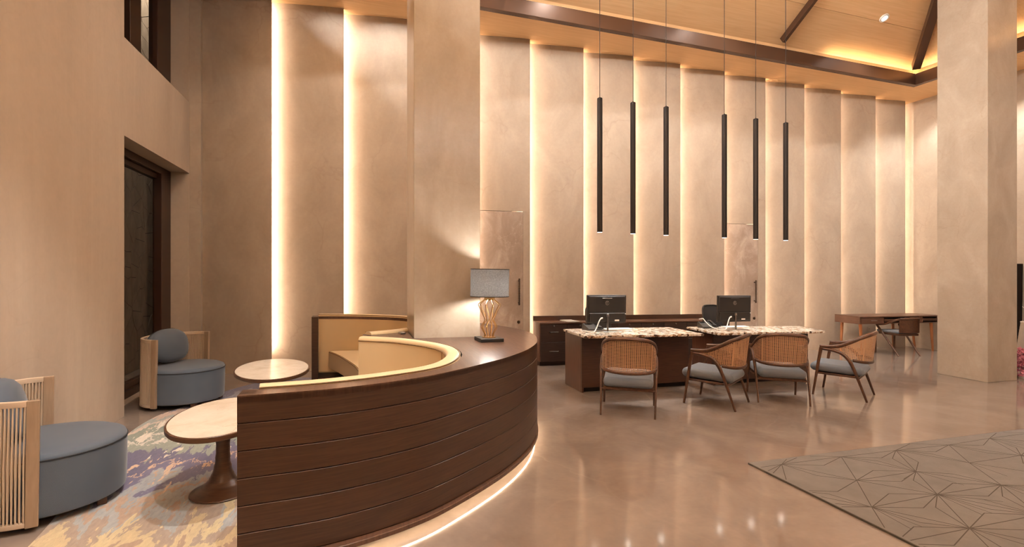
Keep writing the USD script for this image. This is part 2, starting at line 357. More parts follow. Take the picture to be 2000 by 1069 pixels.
# the painterly rug of the lounge
def rug_look():
    nodes = {
        'g': ('geometry', {}), 'mr': ('mapping', dict(rotation=(0, 0, 0.5), scale=(1, 1, 0))),
        'sx': ('separate_xyz', {}),
        'm1': ('mapping', dict(rotation=(0, 0, 0.5), scale=(2.2, 0.75, 0.0))), 'n1': ('noise_texture', dict(scale=1.6, detail=9, roughness=0.66, distortion=0.35)),
        'a1': ('math', dict(math_type='multiply_add', value2=0.227, value3=-0.845)),
        'a2': ('math', dict(math_type='multiply_add', value2=0.60)),
        'r': ('rgb_ramp', dict(interpolate=False, ramp=[
            (0.00, srgb(190, 168, 134)), (0.07, srgb(166, 144, 126)), (0.13, srgb(196, 178, 144)), (0.19, srgb(162, 147, 134)), (0.24, srgb(160, 163, 165)), (0.285, srgb(172, 150, 132)), (0.32, srgb(152, 156, 160)),
            (0.36, srgb(108, 106, 130)), (0.42, srgb(196, 168, 146)), (0.435, srgb(100, 98, 122)), (0.50, srgb(142, 148, 138)), (0.565, srgb(198, 192, 182)), (0.60, srgb(132, 140, 130)), (0.66, srgb(192, 176, 162)), (0.70, srgb(146, 150, 144)), (0.75, srgb(180, 158, 142)),
            (0.80, srgb(112, 110, 126)), (0.88, srgb(130, 131, 142)), (0.95, srgb(102, 100, 118))])),
        'm2': ('mapping', dict(rotation=(0, 0, 0.35), scale=(3.4, 1.1, 0.0))), 'n2': ('noise_texture', dict(scale=2.3, detail=8, roughness=0.62, distortion=0.3)),
        'r2': ('rgb_ramp', dict(interpolate=False, ramp=[(0.0, (0, 0, 0)), (0.60, (1, 1, 1))])),
        'r2c': ('rgb_ramp', dict(interpolate=False, ramp=[(0.0, srgb(200, 184, 148)), (0.30, srgb(198, 170, 146)), (0.45, srgb(210, 202, 188)), (0.62, srgb(120, 116, 128))])),
        'a3': ('math', dict(math_type='multiply_add', value2=0.16, value3=-0.27)),
        'mx': ('mix', {}),
        'm4': ('mapping', dict(rotation=(0, 0, 0.5), scale=(9, 2.4, 0.0))), 'n4': ('noise_texture', dict(scale=5, detail=6, roughness=0.7)),
        'r4': ('rgb_ramp', dict(ramp=[(0.35, (0.86, 0.86, 0.88)), (0.65, (1.1, 1.09, 1.07))])), 'mm': ('mix', dict(mix_type='multiply', fac=1.0)),
        'n5': ('noise_texture', dict(scale=600, detail=1)), 'b': ('bump', dict(strength=0.3, distance=0.003)),
        'p': ('principled_bsdf', dict(roughness=0.95, specular_ior_level=0.1, sheen_weight=0.2))}
    links = [('g.position', 'sx.vector'), ('g.position', 'm1.vector'), ('m1.vector', 'n1.vector'), ('sx.y', 'a1.value1'), ('n1.fac', 'a2.value1'), ('a1.value', 'a2.value3'), ('a2.value', 'r.fac'),
             ('g.position', 'm2.vector'), ('m2.vector', 'n2.vector'), ('n2.fac', 'r2.fac'), ('sx.y', 'a3.value1'), ('a3.value', 'r2c.fac'),
             ('r2.color', 'mx.fac'), ('r.color', 'mx.color1'), ('r2c.color', 'mx.color2'),
             ('g.position', 'm4.vector'), ('m4.vector', 'n4.vector'), ('n4.fac', 'r4.fac'), ('mx.color', 'mm.color1'), ('r4.color', 'mm.color2'), ('mm.color', 'p.base_color'),
             ('g.position', 'n5.vector'), ('n5.fac', 'b.height'), ('b.normal', 'p.normal')]
    return look('painted_rug', nodes, links)
M['rug'] = rug_look()
M['grey_rug'] = look('grey_carpet', {
    'g': ('geometry', {}), 'n': ('noise_texture', dict(scale=3.0, detail=7, roughness=0.7)), 'r': ('rgb_ramp', dict(ramp=[(0.3, srgb(104, 101, 99)), (0.7, srgb(122, 119, 117))])),
    'n2': ('noise_texture', dict(scale=500, detail=2)), 'b': ('bump', dict(strength=0.35, distance=0.003)),
    'p': ('principled_bsdf', dict(roughness=0.95, specular_ior_level=0.1, sheen_weight=0.15))},
    [('g.position', 'n.vector'), ('n.fac', 'r.fac'), ('r.color', 'p.base_color'), ('g.position', 'n2.vector'), ('n2.fac', 'b.height'), ('b.normal', 'p.normal')])
M['dark_panel'] = plain('matt_dark_panel', srgb(26, 19, 15), 0.85, 0, 0.1)
M['carve'] = plain('carved_groove', srgb(84, 80, 75), 0.95, 0, 0.1)

# ================================================================== THE ROOM
XL, XR, YB, YF = -2.21, 11.65, 7.92, -6.0
YLIP = 7.77
HS = 5.37                                      # soffit
part_floor = lift(bx((-3.3, -6.3, -0.12), (12.0, 9.6, 0.0)))
fl = usdkit.mesh(stage, numbered('/World/floor'), part_floor, M['floor_stone'], smooth=False).GetPrim()
meta(fl, 'polished beige brown marble floor of the lobby', 'floor', kind='structure')

# ---- back wall of bowed stone panels with light slots
wb = shell('wall_back', 'tall back wall of bowed beige stone panels lit from slots between them', 'wall')
part('backing', lift(bx((-2.6, 8.03, 0), (12.0, 8.15, HS + 0.1))), M['joint'], wb, smooth=False)
part('wall_strip', lift(bx((-2.6, YB, 0), (-2.07, 8.03, HS))), M['wall_stone'], wb, smooth=False)
lips = [10.55 - 0.975 * k for k in range(14)][::-1] + [11.43]          # right edge of every panel
SLOT = 0.24
YREC = 8.0
def profile(x0, x1, t): return np.stack([x0 + (x1 - x0) * t, YREC - (YREC - YLIP) * (1 - (1 - t) ** 1.35)], -1)
def panel(x0, x1, z0, z1, t0=0.0, t1=1.0, n=20):
    t = np.linspace(t0, t1, max(2, int(n * (t1 - t0)) + 1))
    f = profile(x0, x1, t); b = f + np.array([0, 0.026])
    return lift(prism(Polygon(np.vstack([f, b[::-1]])), z0, z1))
door_panels = {5: (0.0, 0.905, 2.50), 10: (0.16, 0.86, 2.50)}
edges = [-2.07] + lips[1:]
for i in range(len(edges) - 1):
    x0, x1 = edges[i], edges[i + 1]
    x0 = x0 - (SLOT if i else 0)
    if abs(edges[i] - 1.775) < 0.02: key = 5
    elif abs(edges[i] - 6.65) < 0.02: key = 10
    else: key = None
    if key is None:
        part('wall_panel', panel(x0, x1, 0, HS), M['wall_stone'], wb)
    else:
        a, b, h = door_panels[key]
        part('wall_panel', panel(x0, x1, h + 0.008, HS), M['wall_stone'], wb)
        if a > 0: part('wall_panel', panel(x0, x1, 0, h + 0.008, 0, a - 0.002), M['wall_stone'], wb)
        part('wall_panel', panel(x0, x1, 0, h + 0.008, b + 0.001, 1), M['wall_stone'], wb)
        d = shell('door_%d' % (1 if key == 5 else 2), ('veined marble door flush in the stone wall behind the table lamp' if key == 5 else 'veined marble door flush in the stone wall behind the right desk screen'), 'door')
        part('door_leaf', panel(x0, x1, 0.005, h, a + (0.001 if a else 0), b - 0.002), M['door_stone'], d)
        hx, hy = profile(x0, x1, np.array(b - 0.065))
        zz = (0.96, 1.40) if key == 5 else (0.98, 1.42)
        hb = [bar((hx, hy - 0.045, zz[0]), (hx, hy - 0.045, zz[1]), 0.011, n=8)]
        for q in (0.04, 0.40): hb.append(bar((hx, hy - 0.045, zz[0] + q), (hx, hy + 0.01, zz[0] + q), 0.009))
        for q in np.arange(0.02, 0.43, 0.028): hb.append(bar((hx, hy - 0.045, zz[0] + q), (hx, hy - 0.045, zz[0] + q + 0.012), 0.0155, n=8))
        part('pull_handle', lift(cat(hb)), M['bronze'], d)
        kh = lathe([(0, 0), (0.026, 0), (0.026, 0.012), (0.02, 0.016), (0, 0.016)], 20)
        kh.apply_transform(trimesh.transformations.rotation_matrix(PI / 2, [1, 0, 0])); kh.apply_translation((hx, hy + 0.004, 0.68))
        part('lock', lift(kh), M['bronze'], d)
for x in lips[1:]:
    if x > 11: part('wall_panel', lift(bx((x - 0.02, 8.0, 0), (XR, 8.03, HS))), M['wall_stone'], wb, smooth=False)
    part('led_strip', lift(bx((x - 0.095, 7.808, 0.30), (x - 0.065, 7.814, HS - 0.03))), M['led'], wb, smooth=False, label='glowing warm light strip')
# ---- right wall
wr = shell('wall_right', 'beige stone end wall at the far right', 'wall')
part('wall_face', lift(bx((XR, -6.2, 0), (XR + 0.2, 8.03, HS + 0.1))), M['wall_stone'], wr, smooth=False)
wf = shell('wall_front', 'beige stone wall behind the camera', 'wall')
part('wall_face', lift(bx((-2.6, YF - 0.2, 0), (XR + 0.2, YF, HS + 0.1))), M['wall_stone'], wf, smooth=False)
# ---- left wall with a tall glazed door and a window above it
wl = shell('wall_left', 'plain beige stone wall at the left with two deep openings', 'wall')
T = 0.36
Y0, Y1, ZD, ZW0, ZW1 = 5.89, 7.91, 2.805, 3.79, 5.25
solid = sbox(YF, 0, YB + 0.02, HS + 0.06) - sbox(Y0, -1, Y1, ZD) - sbox(Y0, ZW0, Y1, ZW1)
w = prism(solid, 0, T)
v = w.vertices.copy(); w = trimesh.Trimesh(np.stack([XL - T + v[:, 2], v[:, 0], v[:, 1]], 1), w.faces, process=False)
part('wall_face', lift(w), M['left_stone'], wl, smooth=False)
gd = shell('door_3', 'dark framed tall glazed door deep in the left wall opening', 'door')
XFa, XFb = -2.53, -2.43
part('door_post', lift(bx((XFb - 0.1, 7.57, 0), (XFb, Y1, ZD), 0.004)), M['bronze_dark'], gd)
part('door_post', lift(bx((XFb - 0.1, Y0, 0), (XFb, Y0 + 0.12, ZD), 0.004)), M['bronze_dark'], gd)
part('top_rail', lift(cat(bx((XFb - 0.1, Y0, ZD - 0.09), (XFb, 7.6, ZD), 0.004), bx((XFb - 0.12, Y0, ZD - 0.16), (XFb - 0.05, 7.6, ZD - 0.09), 0.003))), M['bronze_dark'], gd)
part('bottom_rail', lift(cat(bx((XFb - 0.1, Y0, 0.015), (XFb - 0.02, 7.6, 0.10), 0.004), bx((XFb - 0.12, Y0, 0.10), (XFb - 0.05, 7.6, 0.17), 0.003))), M['bronze_dark'], gd)
part('glass', lift(bx((XFb - 0.085, Y0, 0.1), (XFb - 0.079, 7.6, ZD - 0.09))), M['glass'], gd, smooth=False)
part('threshold', lift(bx((XFb - 0.1, Y0, 0), (XFb + 0.06, Y1, 0.015), 0.003)), M['wall_stone'], gd)
wn = shell('window_1', 'dark framed upper window above the glazed door on the left', 'window')
part('window_post', lift(bx((XFb - 0.1, 7.44, ZW0), (XFb, Y1, ZW1), 0.004)), M['bronze_dark'], wn)
part('window_post', lift(bx((XFb - 0.1, Y0, ZW0), (XFb, Y0 + 0.12, ZW1), 0.004)), M['bronze_dark'], wn)
part('mullion', lift(bx((XFb - 0.1, 6.63, ZW0), (XFb, 6.93, ZW1), 0.004)), M['bronze_dark'], wn)
part('window_sill', lift(bx((XFb - 0.1, Y0, ZW0), (XFb - 0.01, Y1, ZW0 + 0.06), 0.004)), M['bronze_dark'], wn)
part('window_head', lift(bx((XFb - 0.1, Y0, ZW1 - 0.06), (XFb, Y1, ZW1), 0.004)), M['bronze_dark'], wn)
part('glass', lift(bx((XFb - 0.06, Y0, ZW0), (XFb - 0.054, 7.6, ZW1))), M['glass'], wn, smooth=False)
# ---- crazy-paved stone wall outside the glazing
wo = shell('wall_outer', 'crazy paved stone wall seen dimly through the glazed openings', 'wall')
part('mortar', lift(bx((-3.2, 5.6, 0), (-3.03, 9.5, 6.6))), M['joint'], wo, smooth=False)
part('return_wall', lift(bx((-3.2, 9.4, 0), (-2.2, 9.55, 6.6))), M['paving'], wo, smooth=False)
pts = []
ys, zs_ = np.arange(7.7, 9.45, 0.25), np.arange(-0.1, 6.7, 0.25)
for y in ys:
    for z in zs_: pts.append((y + rng.uniform(-0.16, 0.16), z + rng.uniform(-0.16, 0.16)))
vor = shapely.voronoi_polygons(shapely.MultiPoint(pts), extend_to=sbox(7.5, -0.3, 9.6, 6.8))
frame_ = sbox(7.7, 0, 9.4, 6.5)
for g in vor.geoms:
    g = g.intersection(frame_).buffer(-0.005, join_style=2)
    if g.is_empty or g.area < 0.004: continue
    m = prism(g, 0, rng.uniform(0.006, 0.010)); v = m.vertices
    part('stone', lift(trimesh.Trimesh(np.stack([-3.03 + v[:, 2], v[:, 0], v[:, 1]], 1), m.faces, process=False)), M['paving'], wo, smooth=False)
# ---- ceiling: soffit ring, vertical ledge and four roof slopes
RX0, RX1, RY0, RY1 = -1.3, 10.49, -5.05, 6.94          # inner faces of the beams
BT = 5.53                                              # top of the beams
ce = shell('ceiling', 'warm veneered hip ceiling with a flat soffit around it', 'ceiling')
ring_o, ring_i = sbox(-2.6, -6.2, XR + 0.1, 8.03), sbox(RX0 - 0.14, RY0 - 0.14, RX1 + 0.14, RY1 + 0.14)
part('soffit', lift(prism(ring_o - ring_i, HS, HS + 0.08)), M['ceiling_wood'], ce, smooth=False)
LZ = 5.69
ring_l = sbox(RX0 - 0.17, RY0 - 0.17, RX1 + 0.17, RY1 + 0.17)
part('ledge', lift(prism(ring_l - ring_i, HS, LZ)), M['ceiling_wood'], ce, smooth=False)
cx_, cy_ = (RX0 + RX1) / 2, (RY0 + RY1) / 2
SL = 0.66
def slope_z(d): return LZ - 0.03 + SL * d
corners = [(RX0 - 0.14, RY1 + 0.14), (RX1 + 0.14, RY1 + 0.14), (RX1 + 0.14, RY0 - 0.14), (RX0 - 0.14, RY0 - 0.14)]
apex = (cx_, cy_, slope_z((RX1 - RX0) / 2 + 0.14))
for k in range(4):
    a, b = corners[k], corners[(k + 1) % 4]
    P = np.array([(a[0], a[1], LZ - 0.03), (b[0], b[1], LZ - 0.03), apex]); 
    # panels of veneer, a thin shadow joint between the courses
    for lo, hi in ((0.0, 0.1), (0.1014, 0.3), (0.3014, 0.55), (0.5514, 1.0)):
        q = [P[0] + (P[2] - P[0]) * lo, P[1] + (P[2] - P[1]) * lo, P[1] + (P[2] - P[1]) * hi, P[0] + (P[2] - P[0]) * hi]
        V = np.array(q + [x + np.array([0, 0, 0.05]) for x in q])
        F = [[0, 1, 2], [0, 2, 3], [4, 6, 5], [4, 7, 6]]
        for e in range(4): F += [[e, (e + 1) % 4, 4 + (e + 1) % 4], [e, 4 + (e + 1) % 4, 4 + e]]
        part('roof_panel', lift((V, F)), M['ceiling_wood'], ce, smooth=False)
    Pb = P + np.array([0, 0, 0.06]); Pb2 = Pb + np.array([0, 0, 0.05])
    part('roof_backing', lift((np.vstack([Pb, Pb2]), [[0, 1, 2], [3, 5, 4], [0, 1, 4], [0, 4, 3], [1, 2, 5], [1, 5, 4], [2, 0, 3], [2, 3, 5]])), M['joint'], ce, smooth=False)
BB = 5.31                                              # underside of the beams
def beam(name, label, lo, hi):
    t = shell(name, label, 'beam')
    part('beam_body', lift(bx(lo, hi, 0.004)), M['beam'], t)
    return t
tb = beam('trim_1', 'long dark bronze ceiling beam along the edge of the back soffit', (RX0 - 0.1, RY1, BB), (RX1 + 0.1, RY1 + 0.1, BT))
tr = beam('trim_2', 'dark bronze ceiling beam along the right soffit', (RX1, RY0 - 0.1, BB), (RX1 + 0.1, RY1, BT))
beam('trim_3', 'dark bronze ceiling beam along the left soffit', (RX0 - 0.1, RY0 - 0.1, BB), (RX0, RY1, BT))
beam('trim_4', 'dark bronze ceiling beam along the front soffit', (RX0, RY0 - 0.1, BB), (RX1, RY0, BT))
def rib(name, label, a, b, wdt=0.085, dep=0.12):
    a, b = np.array(a, float), np.array(b, float); d = b - a; d /= np.linalg.norm(d)
    s = np.cross(d, (0, 0, 1)); s /= np.linalg.norm(s); u = np.cross(s, d)
    V, F = [], []
    for p in (a, b):
        for i, j in ((-1, -1), (1, -1), (1, 1), (-1, 1)): V.append(p + s * wdt / 2 * i + u * dep / 2 * j)
    F = [[0, 1, 2], [0, 2, 3], [4, 6, 5], [4, 7, 6]]
    for e in range(4): F += [[e, (e + 1) % 4, 4 + (e + 1) % 4], [e, 4 + (e + 1) % 4, 4 + e]]
    t = shell(name, label, 'rib'); part('rib_body', lift((V, F)), M['beam'], t, smooth=False)
ap = np.array(apex) - (0, 0, 0.06)
for k, x in enumerate((2.53, 7.165)):
    y1 = RY1 - 0.02; hi_d = 4.0
    rib('trim_%d' % (5 + k), 'slim dark roof rib rising from the back beam ' + ('near the left column' if k == 0 else 'left of the ceiling downlight'), (x, y1, 5.655), (x, y1 - hi_d, 5.655 + 0.645 * hi_d), 0.06, 0.11)
rib('trim_7', 'dark hip rafter rising from the corner of the two beams', (RX1 - 0.02, RY1 - 0.02, 5.67), ap, 0.13, 0.18)
rib('trim_8', 'dark hip rafter at the left rear of the roof', (RX0 + 0.02, RY1 - 0.02, 5.66), ap, 0.13, 0.24)
# cove light above back and right beams; left and front strips are added fill
cv = shell('cove_light', 'warm cove light strip above the back and right beams, plus added fill strips', 'light', kind=None)
part('led_strip', lift(bx((8.35, RY1 + 0.115, BT - 0.045), (RX1 + 0.1, RY1 + 0.13, BT - 0.035))), M['cove_led'], cv, smooth=False)
part('led_strip', lift(bx((RX1 + 0.115, -4.6, BT - 0.045), (RX1 + 0.13, RY1 + 0.1, BT - 0.035))), M['cove_led'], cv, smooth=False)
part('led_strip', lift(bx((RX0 + 0.3, RY0 - 0.07, BT + 0.005), (RX1 - 0.3, RY0 - 0.05, BT + 0.04))), M['fill_led_front'], cv, smooth=False)  # unseen front strip added to lift the roof and walls
part('led_strip', lift(bx((RX0 - 0.07, RY0 + 0.3, BT + 0.005), (RX0 - 0.05, RY1 - 0.6, BT + 0.04))), M['fill_led_left'], cv, smooth=False)  # unseen left strip added to light the roof slopes evenly
# ---- the two square columns
for k, (a, b, top, lab) in enumerate((((0.50, 4.58), (1.12, 5.20), 6.9, 'square polished beige stone column rising through the booth counter'), ((8.78, 4.83), (9.44, 5.49), 6.5, 'square beige stone column standing alone at the right'))):
    t = shell('column', lab, 'column')
    part('shaft', lift(bx((a[0], a[1], 0), (b[0], b[1], top), 0.004)), M['column_stone'], t)

# ---- downlights
def spot(path, pos, inten, radius=0.045, cone=55.0, soft=0.6, color=NEUTRAL, aim=None):
    L = UsdLux.SphereLight.Define(stage, path)
    L.CreateRadiusAttr(radius); L.CreateIntensityAttr(inten); L.CreateColorAttr(Gf.Vec3f(*color)); L.CreateNormalizeAttr(True)
    sh = UsdLux.ShapingAPI.Apply(L.GetPrim()); sh.CreateShapingConeAngleAttr(cone); sh.CreateShapingConeSoftnessAttr(soft)
    L.AddTranslateOp().Set(Gf.Vec3d(*pos))
    if aim is not None:
        q = Gf.Rotation(Gf.Vec3d(0, 0, -1), Gf.Vec3d(*map(float, aim))).GetQuat()
        L.AddOrientOp(UsdGeom.XformOp.PrecisionDouble).Set(q)
    return L
def downlight(x, y, k=1.0, visible=False, label=None, cone=62.0, aim=None):
    d = min(RY1 + 0.14 - y, RX1 + 0.14 - x, y - RY0 + 0.14, x - RX0 + 0.14)
    flat = x > RX1 + 0.15
    z = HS + 0.012 if flat else slope_z(d)
    t = thing('downlight', label or 'small round recessed ceiling downlight', 'light', (x, y, z - 0.012))
    mtx = place_matrix(x, y, z - 0.0, 0)
    ax = math.atan(SL)
    # the fitting lies in the slope of the roof
    R = trimesh.transformations.rotation_matrix(-ax if d == RY1 + 0.14 - y and not flat else 0, [1, 0, 0])
    ringm = lathe([(0.046, 0.02), (0.05, -0.004), (0.075, -0.004), (0.078, 0.004), (0.078, 0.02)], 28); ringm.apply_transform(R)
    lens = lathe([(0.0, 0.0), (0.046, 0.0), (0.046, 0.004), (0, 0.004)], 24); lens.apply_transform(R)
    part('trim_ring', ringm, M['white_plastic'], t); part('lens', lens, M['lamp_lens'], t)
    spot(str(t.GetPath()) + '/light', (0, -0.02, -0.06), E_DOWN * k, cone=cone, aim=None if aim is None else (aim[0] - x, aim[1] - y, -z))
    return t
dl = [(8.80, 6.42, 0.42), (5.65, 6.26, 0.42), (2.9, 6.26, 0.42), (0.1, 6.26, 0.42),
      (0.6, 2.6, 2.2), (0.65, 0.0, 2.2), (3.4, 2.6, 0.5), (6.0, 4.9, 0.7), (9.0, 1.4, 0.2), (2.0, -1.8, 0.5), (6.4, -1.8, 0.25)]  # last five are unseen downlights added for ambient fill
DLN = ['', 'above the right reception desk', 'above the left end of the credenza', 'above the far booth', 'above the near booth', 'above the near lounge table', 'added as fill above the left end of the grey rug',
       'added as fill above the right pair of cane chairs', 'added as fill before the right column', 'added as fill behind the camera on the left', 'added as fill behind the camera on the right']
CONES = {4: 20.0, 5: 17.0}
AIMS = {4: (-1.0, 3.9), 5: (-1.0, 3.9)}
for i, (x, y, k) in enumerate(dl):
    downlight(x, y, k, cone=CONES.get(i, 62.0), aim=AIMS.get(i), label='small round recessed ceiling downlight ' + ('glowing in the roof slope right of the slim rib' if i == 0 else DLN[i]))
for x, y, l in ((11.05, 6.75, 'added as fill in the right soffit near the back corner'), (11.05, 5.3, 'added as fill in the right soffit beside the column')):
    downlight(x, y, 0.62, cone=62.0, label='small round recessed ceiling downlight ' + l)  # both unseen, added to wash the end wall brighter
_cw = UsdLux.SphereLight.Define(stage, '/World/wall_outer/court_light'); _cw.CreateRadiusAttr(0.08); _cw.CreateIntensityAttr(90); _cw.CreateNormalizeAttr(True); _cw.CreateColorAttr(Gf.Vec3f(*NEUTRAL)); _cw.AddTranslateOp().Set(Gf.Vec3d(-2.7, 8.4, 6.3))  # unseen bare light added to brighten the stone behind the glass

# ================================================================== THE BOOTH ISLAND
HC = 0.885                                     # top of the timber counter
YM = 4.86                                      # the island mirrors about this line
half = [(-0.545, 2.667), (-0.098, 2.724), (0.327, 2.88), (0.648, 3.096), (0.998, 3.394), (1.282, 3.716), (1.49, 4.053), (1.62, 4.38), (1.69, 4.68)]
mir = lambda pts: [(x, 2 * YM - y) for x, y in pts][::-1]
far_half = [(x, y - 0.022 * min(1.0, max(0.0, (1.3 - x) / 1.0))) for x, y in mir(half)]     # the far end sits tight against its booth
outer = resample(spline(half + far_half, 10), 120)
a_half = [(-0.47, 2.79), (-0.212, 2.823), (0.038, 2.89), (0.244, 2.976), (0.446, 3.089), (0.590, 3.24), (0.700, 3.467), (0.757, 3.704), (0.745, 3.985), (0.618, 4.279), (0.377, 4.575), (0.078, 4.76)]
curveA = resample(spline(a_half, 8), 70)
curveB = np.array(mir(curveA.tolist()))
col_sq = sbox(0.495, 4.575, 1.125, 5.205)
polyA = Polygon(np.vstack([curveA, [(-0.1, 4.80), (-0.9, 4.80), (-0.9, 2.79)]])).buffer(0)
polyB = Polygon(np.vstack([curveB[::-1], [(-0.1, 2 * YM - 4.80), (-0.9, 2 * YM - 4.80), (-0.9, 2 * YM - 2.79)]])).buffer(0)
full = Polygon(outer).buffer(0)
topP = full - polyA.buffer(0.004) - polyB.buffer(0.004) - col_sq - sbox(-0.9, 4.4, 0.06, 5.26)
sur = thing('booth_counter', 'long curved dark timber counter of broad planks wrapped around the cream booths', 'counter')
sur.GetAttribute('xformOp:transform').Set(Gf.Matrix4d(1.0))
part('counter_top', lift(prism(topP, HC - 0.035, HC)), M['counter_top'], sur, smooth=False, label='smooth dark timber top of the counter')
zb, zt = 0.085, HC - 0.002
ph = (zt - zb) / 6
for k in range(6):
    z0, z1 = zb + k * ph, zb + (k + 1) * ph
    g = 0.0009
    sec = [(0.03, z0 + g), (0.03, z1 - g), (0.004, z1 - g), (0.0, z1 - g - 0.003), (0.0, z0 + g + 0.003), (0.004, z0 + g)]
    part('plank', lift(sweep(outer, sec)), M['counter_wood'], sur, smooth=25)
part('core', lift(sweep(outer, [(0.06, 0.085), (0.06, HC - 0.036), (0.012, HC - 0.036), (0.012, 0.085)])), M['joint'], sur, smooth=False)
def offset_curve(C, d):
    T = np.gradient(C, axis=0); T /= np.linalg.norm(T, axis=1, keepdims=True)
    return C - np.stack([-T[:, 1], T[:, 0]], 1) * np.asarray(d)[:, None]
_u = np.linspace(-1, 1, len(outer)); ledge_d = 0.052 * np.abs(_u) ** 1.1
lip_o = offset_curve(outer, ledge_d)
part('toe_ledge', lift(sweep(lip_o, [(0.12, 0.058), (0.12, 0.084), (0.004, 0.084), (0.0, 0.080), (0.0, 0.058)])), M['counter_top'], sur, smooth=25, label='narrow timber ledge running along the foot of the counter')
part('plinth', lift(sweep(outer, [(0.14, 0.0), (0.14, 0.056), (0.10, 0.056), (0.10, 0.0)])), M['black_metal'], sur, smooth=25)
part('led_strip', lift(sweep(lip_o, [(0.038, 0.051), (0.038, 0.057), (0.031, 0.057), (0.031, 0.051)])), M['counter_led'], sur, smooth=False, label='glowing light strip under the toe ledge')
for y0, y1 in ((2.702, 2.80), (6.865, 6.995)):
    part('end_panel', lift(bx((-0.548, y0, 0.056), (-0.468, y1, HC), 0.003)), M['counter_wood'], sur)
inA = polyA.intersection(full.buffer(-0.06))
def sofa(name, curve, flip, label):
    t = thing(name, label, 'sofa', group=None); t.GetAttribute('xformOp:transform').Set(Gf.Matrix4d(1.0))
    C = curve[::-1] if flip else curve
    TH = 0.115
    sec = [(n + 0.0, z) for n, z in rrect(0.006, TH, 0.14, HC + (0.026 if flip else 0.012), 0.03, 5)]
    part('backrest', lift(sweep(C, sec)), M['leather'], t, smooth=50)
    T = np.gradient(C, axis=0); T /= np.linalg.norm(T, axis=1, keepdims=True); N = np.stack([-T[:, 1], T[:, 0]], 1)
    pp = []
    for off, z in ((TH + 0.001, HC - 0.022), (0.012, HC + (0.018 if flip else 0.004))):
        q = np.c_[C + N * off, np.full(len(C), z)]; pp.append(tube(q, 0.0045, 6))
    part('piping', lift(cat(pp)), M['piping'], t)
    sm = []
    for i in (len(C) * 30 // 100, len(C) * 62 // 100):
        p = C[i] + N[i] * (TH + 0.001); sm.append(tube([(p[0], p[1], 0.44), (p[0], p[1], HC - 0.02)], 0.003, 6))
    part('seam', lift(cat(sm)), M['piping'], t)
    inner = Polygon(np.vstack([C + N * (TH - 0.02), [C[-1] + N[-1] * 0.13, C[0] + N[0] * 0.13]])).buffer(0)
    fr = [(-0.40, 2.86), (-0.334, 2.90), (-0.20, 3.25), (-0.07, 3.73), (0.0, 4.05), (0.036, 4.38), (0.05, 4.75)]
    if flip: fr = [(x, 2 * YM - y) for x, y in fr]
    front = spline(fr, 8)
    keep = Polygon(np.vstack([front, [(2, front[-1][1]), (2, front[0][1])]])).buffer(0)
    seat = inner.intersection(keep)
    if seat.geom_type != 'Polygon': seat = max(seat.geoms, key=lambda g: g.area)
    seat = seat.buffer(-0.03).buffer(0.03)
    lay = [prism(seat.buffer(-0.012), 0.405, 0.44), prism(seat, 0.23, 0.425), prism(seat.buffer(-0.012), 0.215, 0.25)]
    part('seat', lift(cat(*lay)), M['leather'], t, smooth=False)
    ring = np.array(seat.exterior.coords); q = np.c_[ring, np.full(len(ring), 0.428)]
    part('seat_piping', lift(tube(q, 0.0045, 6)), M['piping'], t)
    part('seat_base', lift(prism(seat.buffer(-0.10), 0.0, 0.22)), M['black_metal'], t, smooth=False)
    return t
sofa('booth_sofa', curveA, False, 'near cream leather booth seat curling inside the dark counter')
sofa('booth_sofa', curveB, True, 'far cream leather booth seat with its back to the stone wall, behind the near booth')
sk = thing('socket_box', 'small silver socket box set on the counter between the two booths', 'socket', (0.41, 4.92, HC), 0.25)
part('box_body', bx((-0.025, -0.04, 0), (0.025, 0.04, 0.014), 0.003), M['steel'], sk)
part('lid', bx((-0.022, -0.037, 0.014), (0.022, 0.037, 0.017), 0.001), M['silver_print'], sk)

# ---- table lamp on the counter
LX, LY = 1.118, 4.30
lp = thing('table_lamp', 'table lamp with grey linen drum shade and rose gold wire cage on the counter', 'lamp', (LX, LY, HC), 0.06)
part('base', bx((-0.105, -0.105, 0), (0.105, 0.105, 0.03), 0.003), M['black_plastic'], lp)
part('cap_plate', lathe([(0, 0.03), (0.062, 0.03), (0.062, 0.036), (0, 0.036)], 24), M['gold'], lp)
for k in range(10):
    a = 2 * PI * k / 10 + 0.2
    prof = [(0.040, 0.036), (0.042, 0.062), (0.070, 0.118), (0.072, 0.128), (0.040, 0.185), (0.100, 0.318), (0.099, 0.328), (0.045, 0.368), (0.042, 0.395)]
    da = [0, 0, 0.05, 0.06, 0.35, 0.70, 0.71, 0.72, 0.72]
    path = [(r * math.cos(a + d), r * math.sin(a + d), z) for (r, z), d in zip(prof, da)]
    part('cage_wire', tube(path, 0.0036, 6), M['gold'], lp, smooth=40)
part('collar', cat(lathe([(0.045, 0.362), (0.047, 0.362), (0.047, 0.40), (0.045, 0.40), (0.045, 0.362)], 28), lathe([(0, 0.396), (0.012, 0.396), (0.012, 0.44), (0, 0.44)], 14)), M['gold'], lp)
sh_ = part('shade', lathe([(0.170, 0.395), (0.172, 0.395), (0.172, 0.640), (0.170, 0.640), (0.170, 0.395)], 72), M['shade'], lp, smooth=50)
for zz in (0.397, 0.638): part('shade_trim', tube([(0.1725 * math.cos(t), 0.1725 * math.sin(t), zz) for t in np.linspace(0, 2 * PI, 60)], 0.003, 6), M['black_plastic'], lp)
part('spider', cat(*[bar((0, 0, 0.44), (0.17 * math.cos(t), 0.17 * math.sin(t), 0.44), 0.0025) for t in (0.3, 0.3 + 2 * PI / 3, 0.3 + 4 * PI / 3)]), M['gold'], lp)
bm = trimesh.creation.icosphere(2, 0.042); bm.apply_translation((0, 0, 0.475))
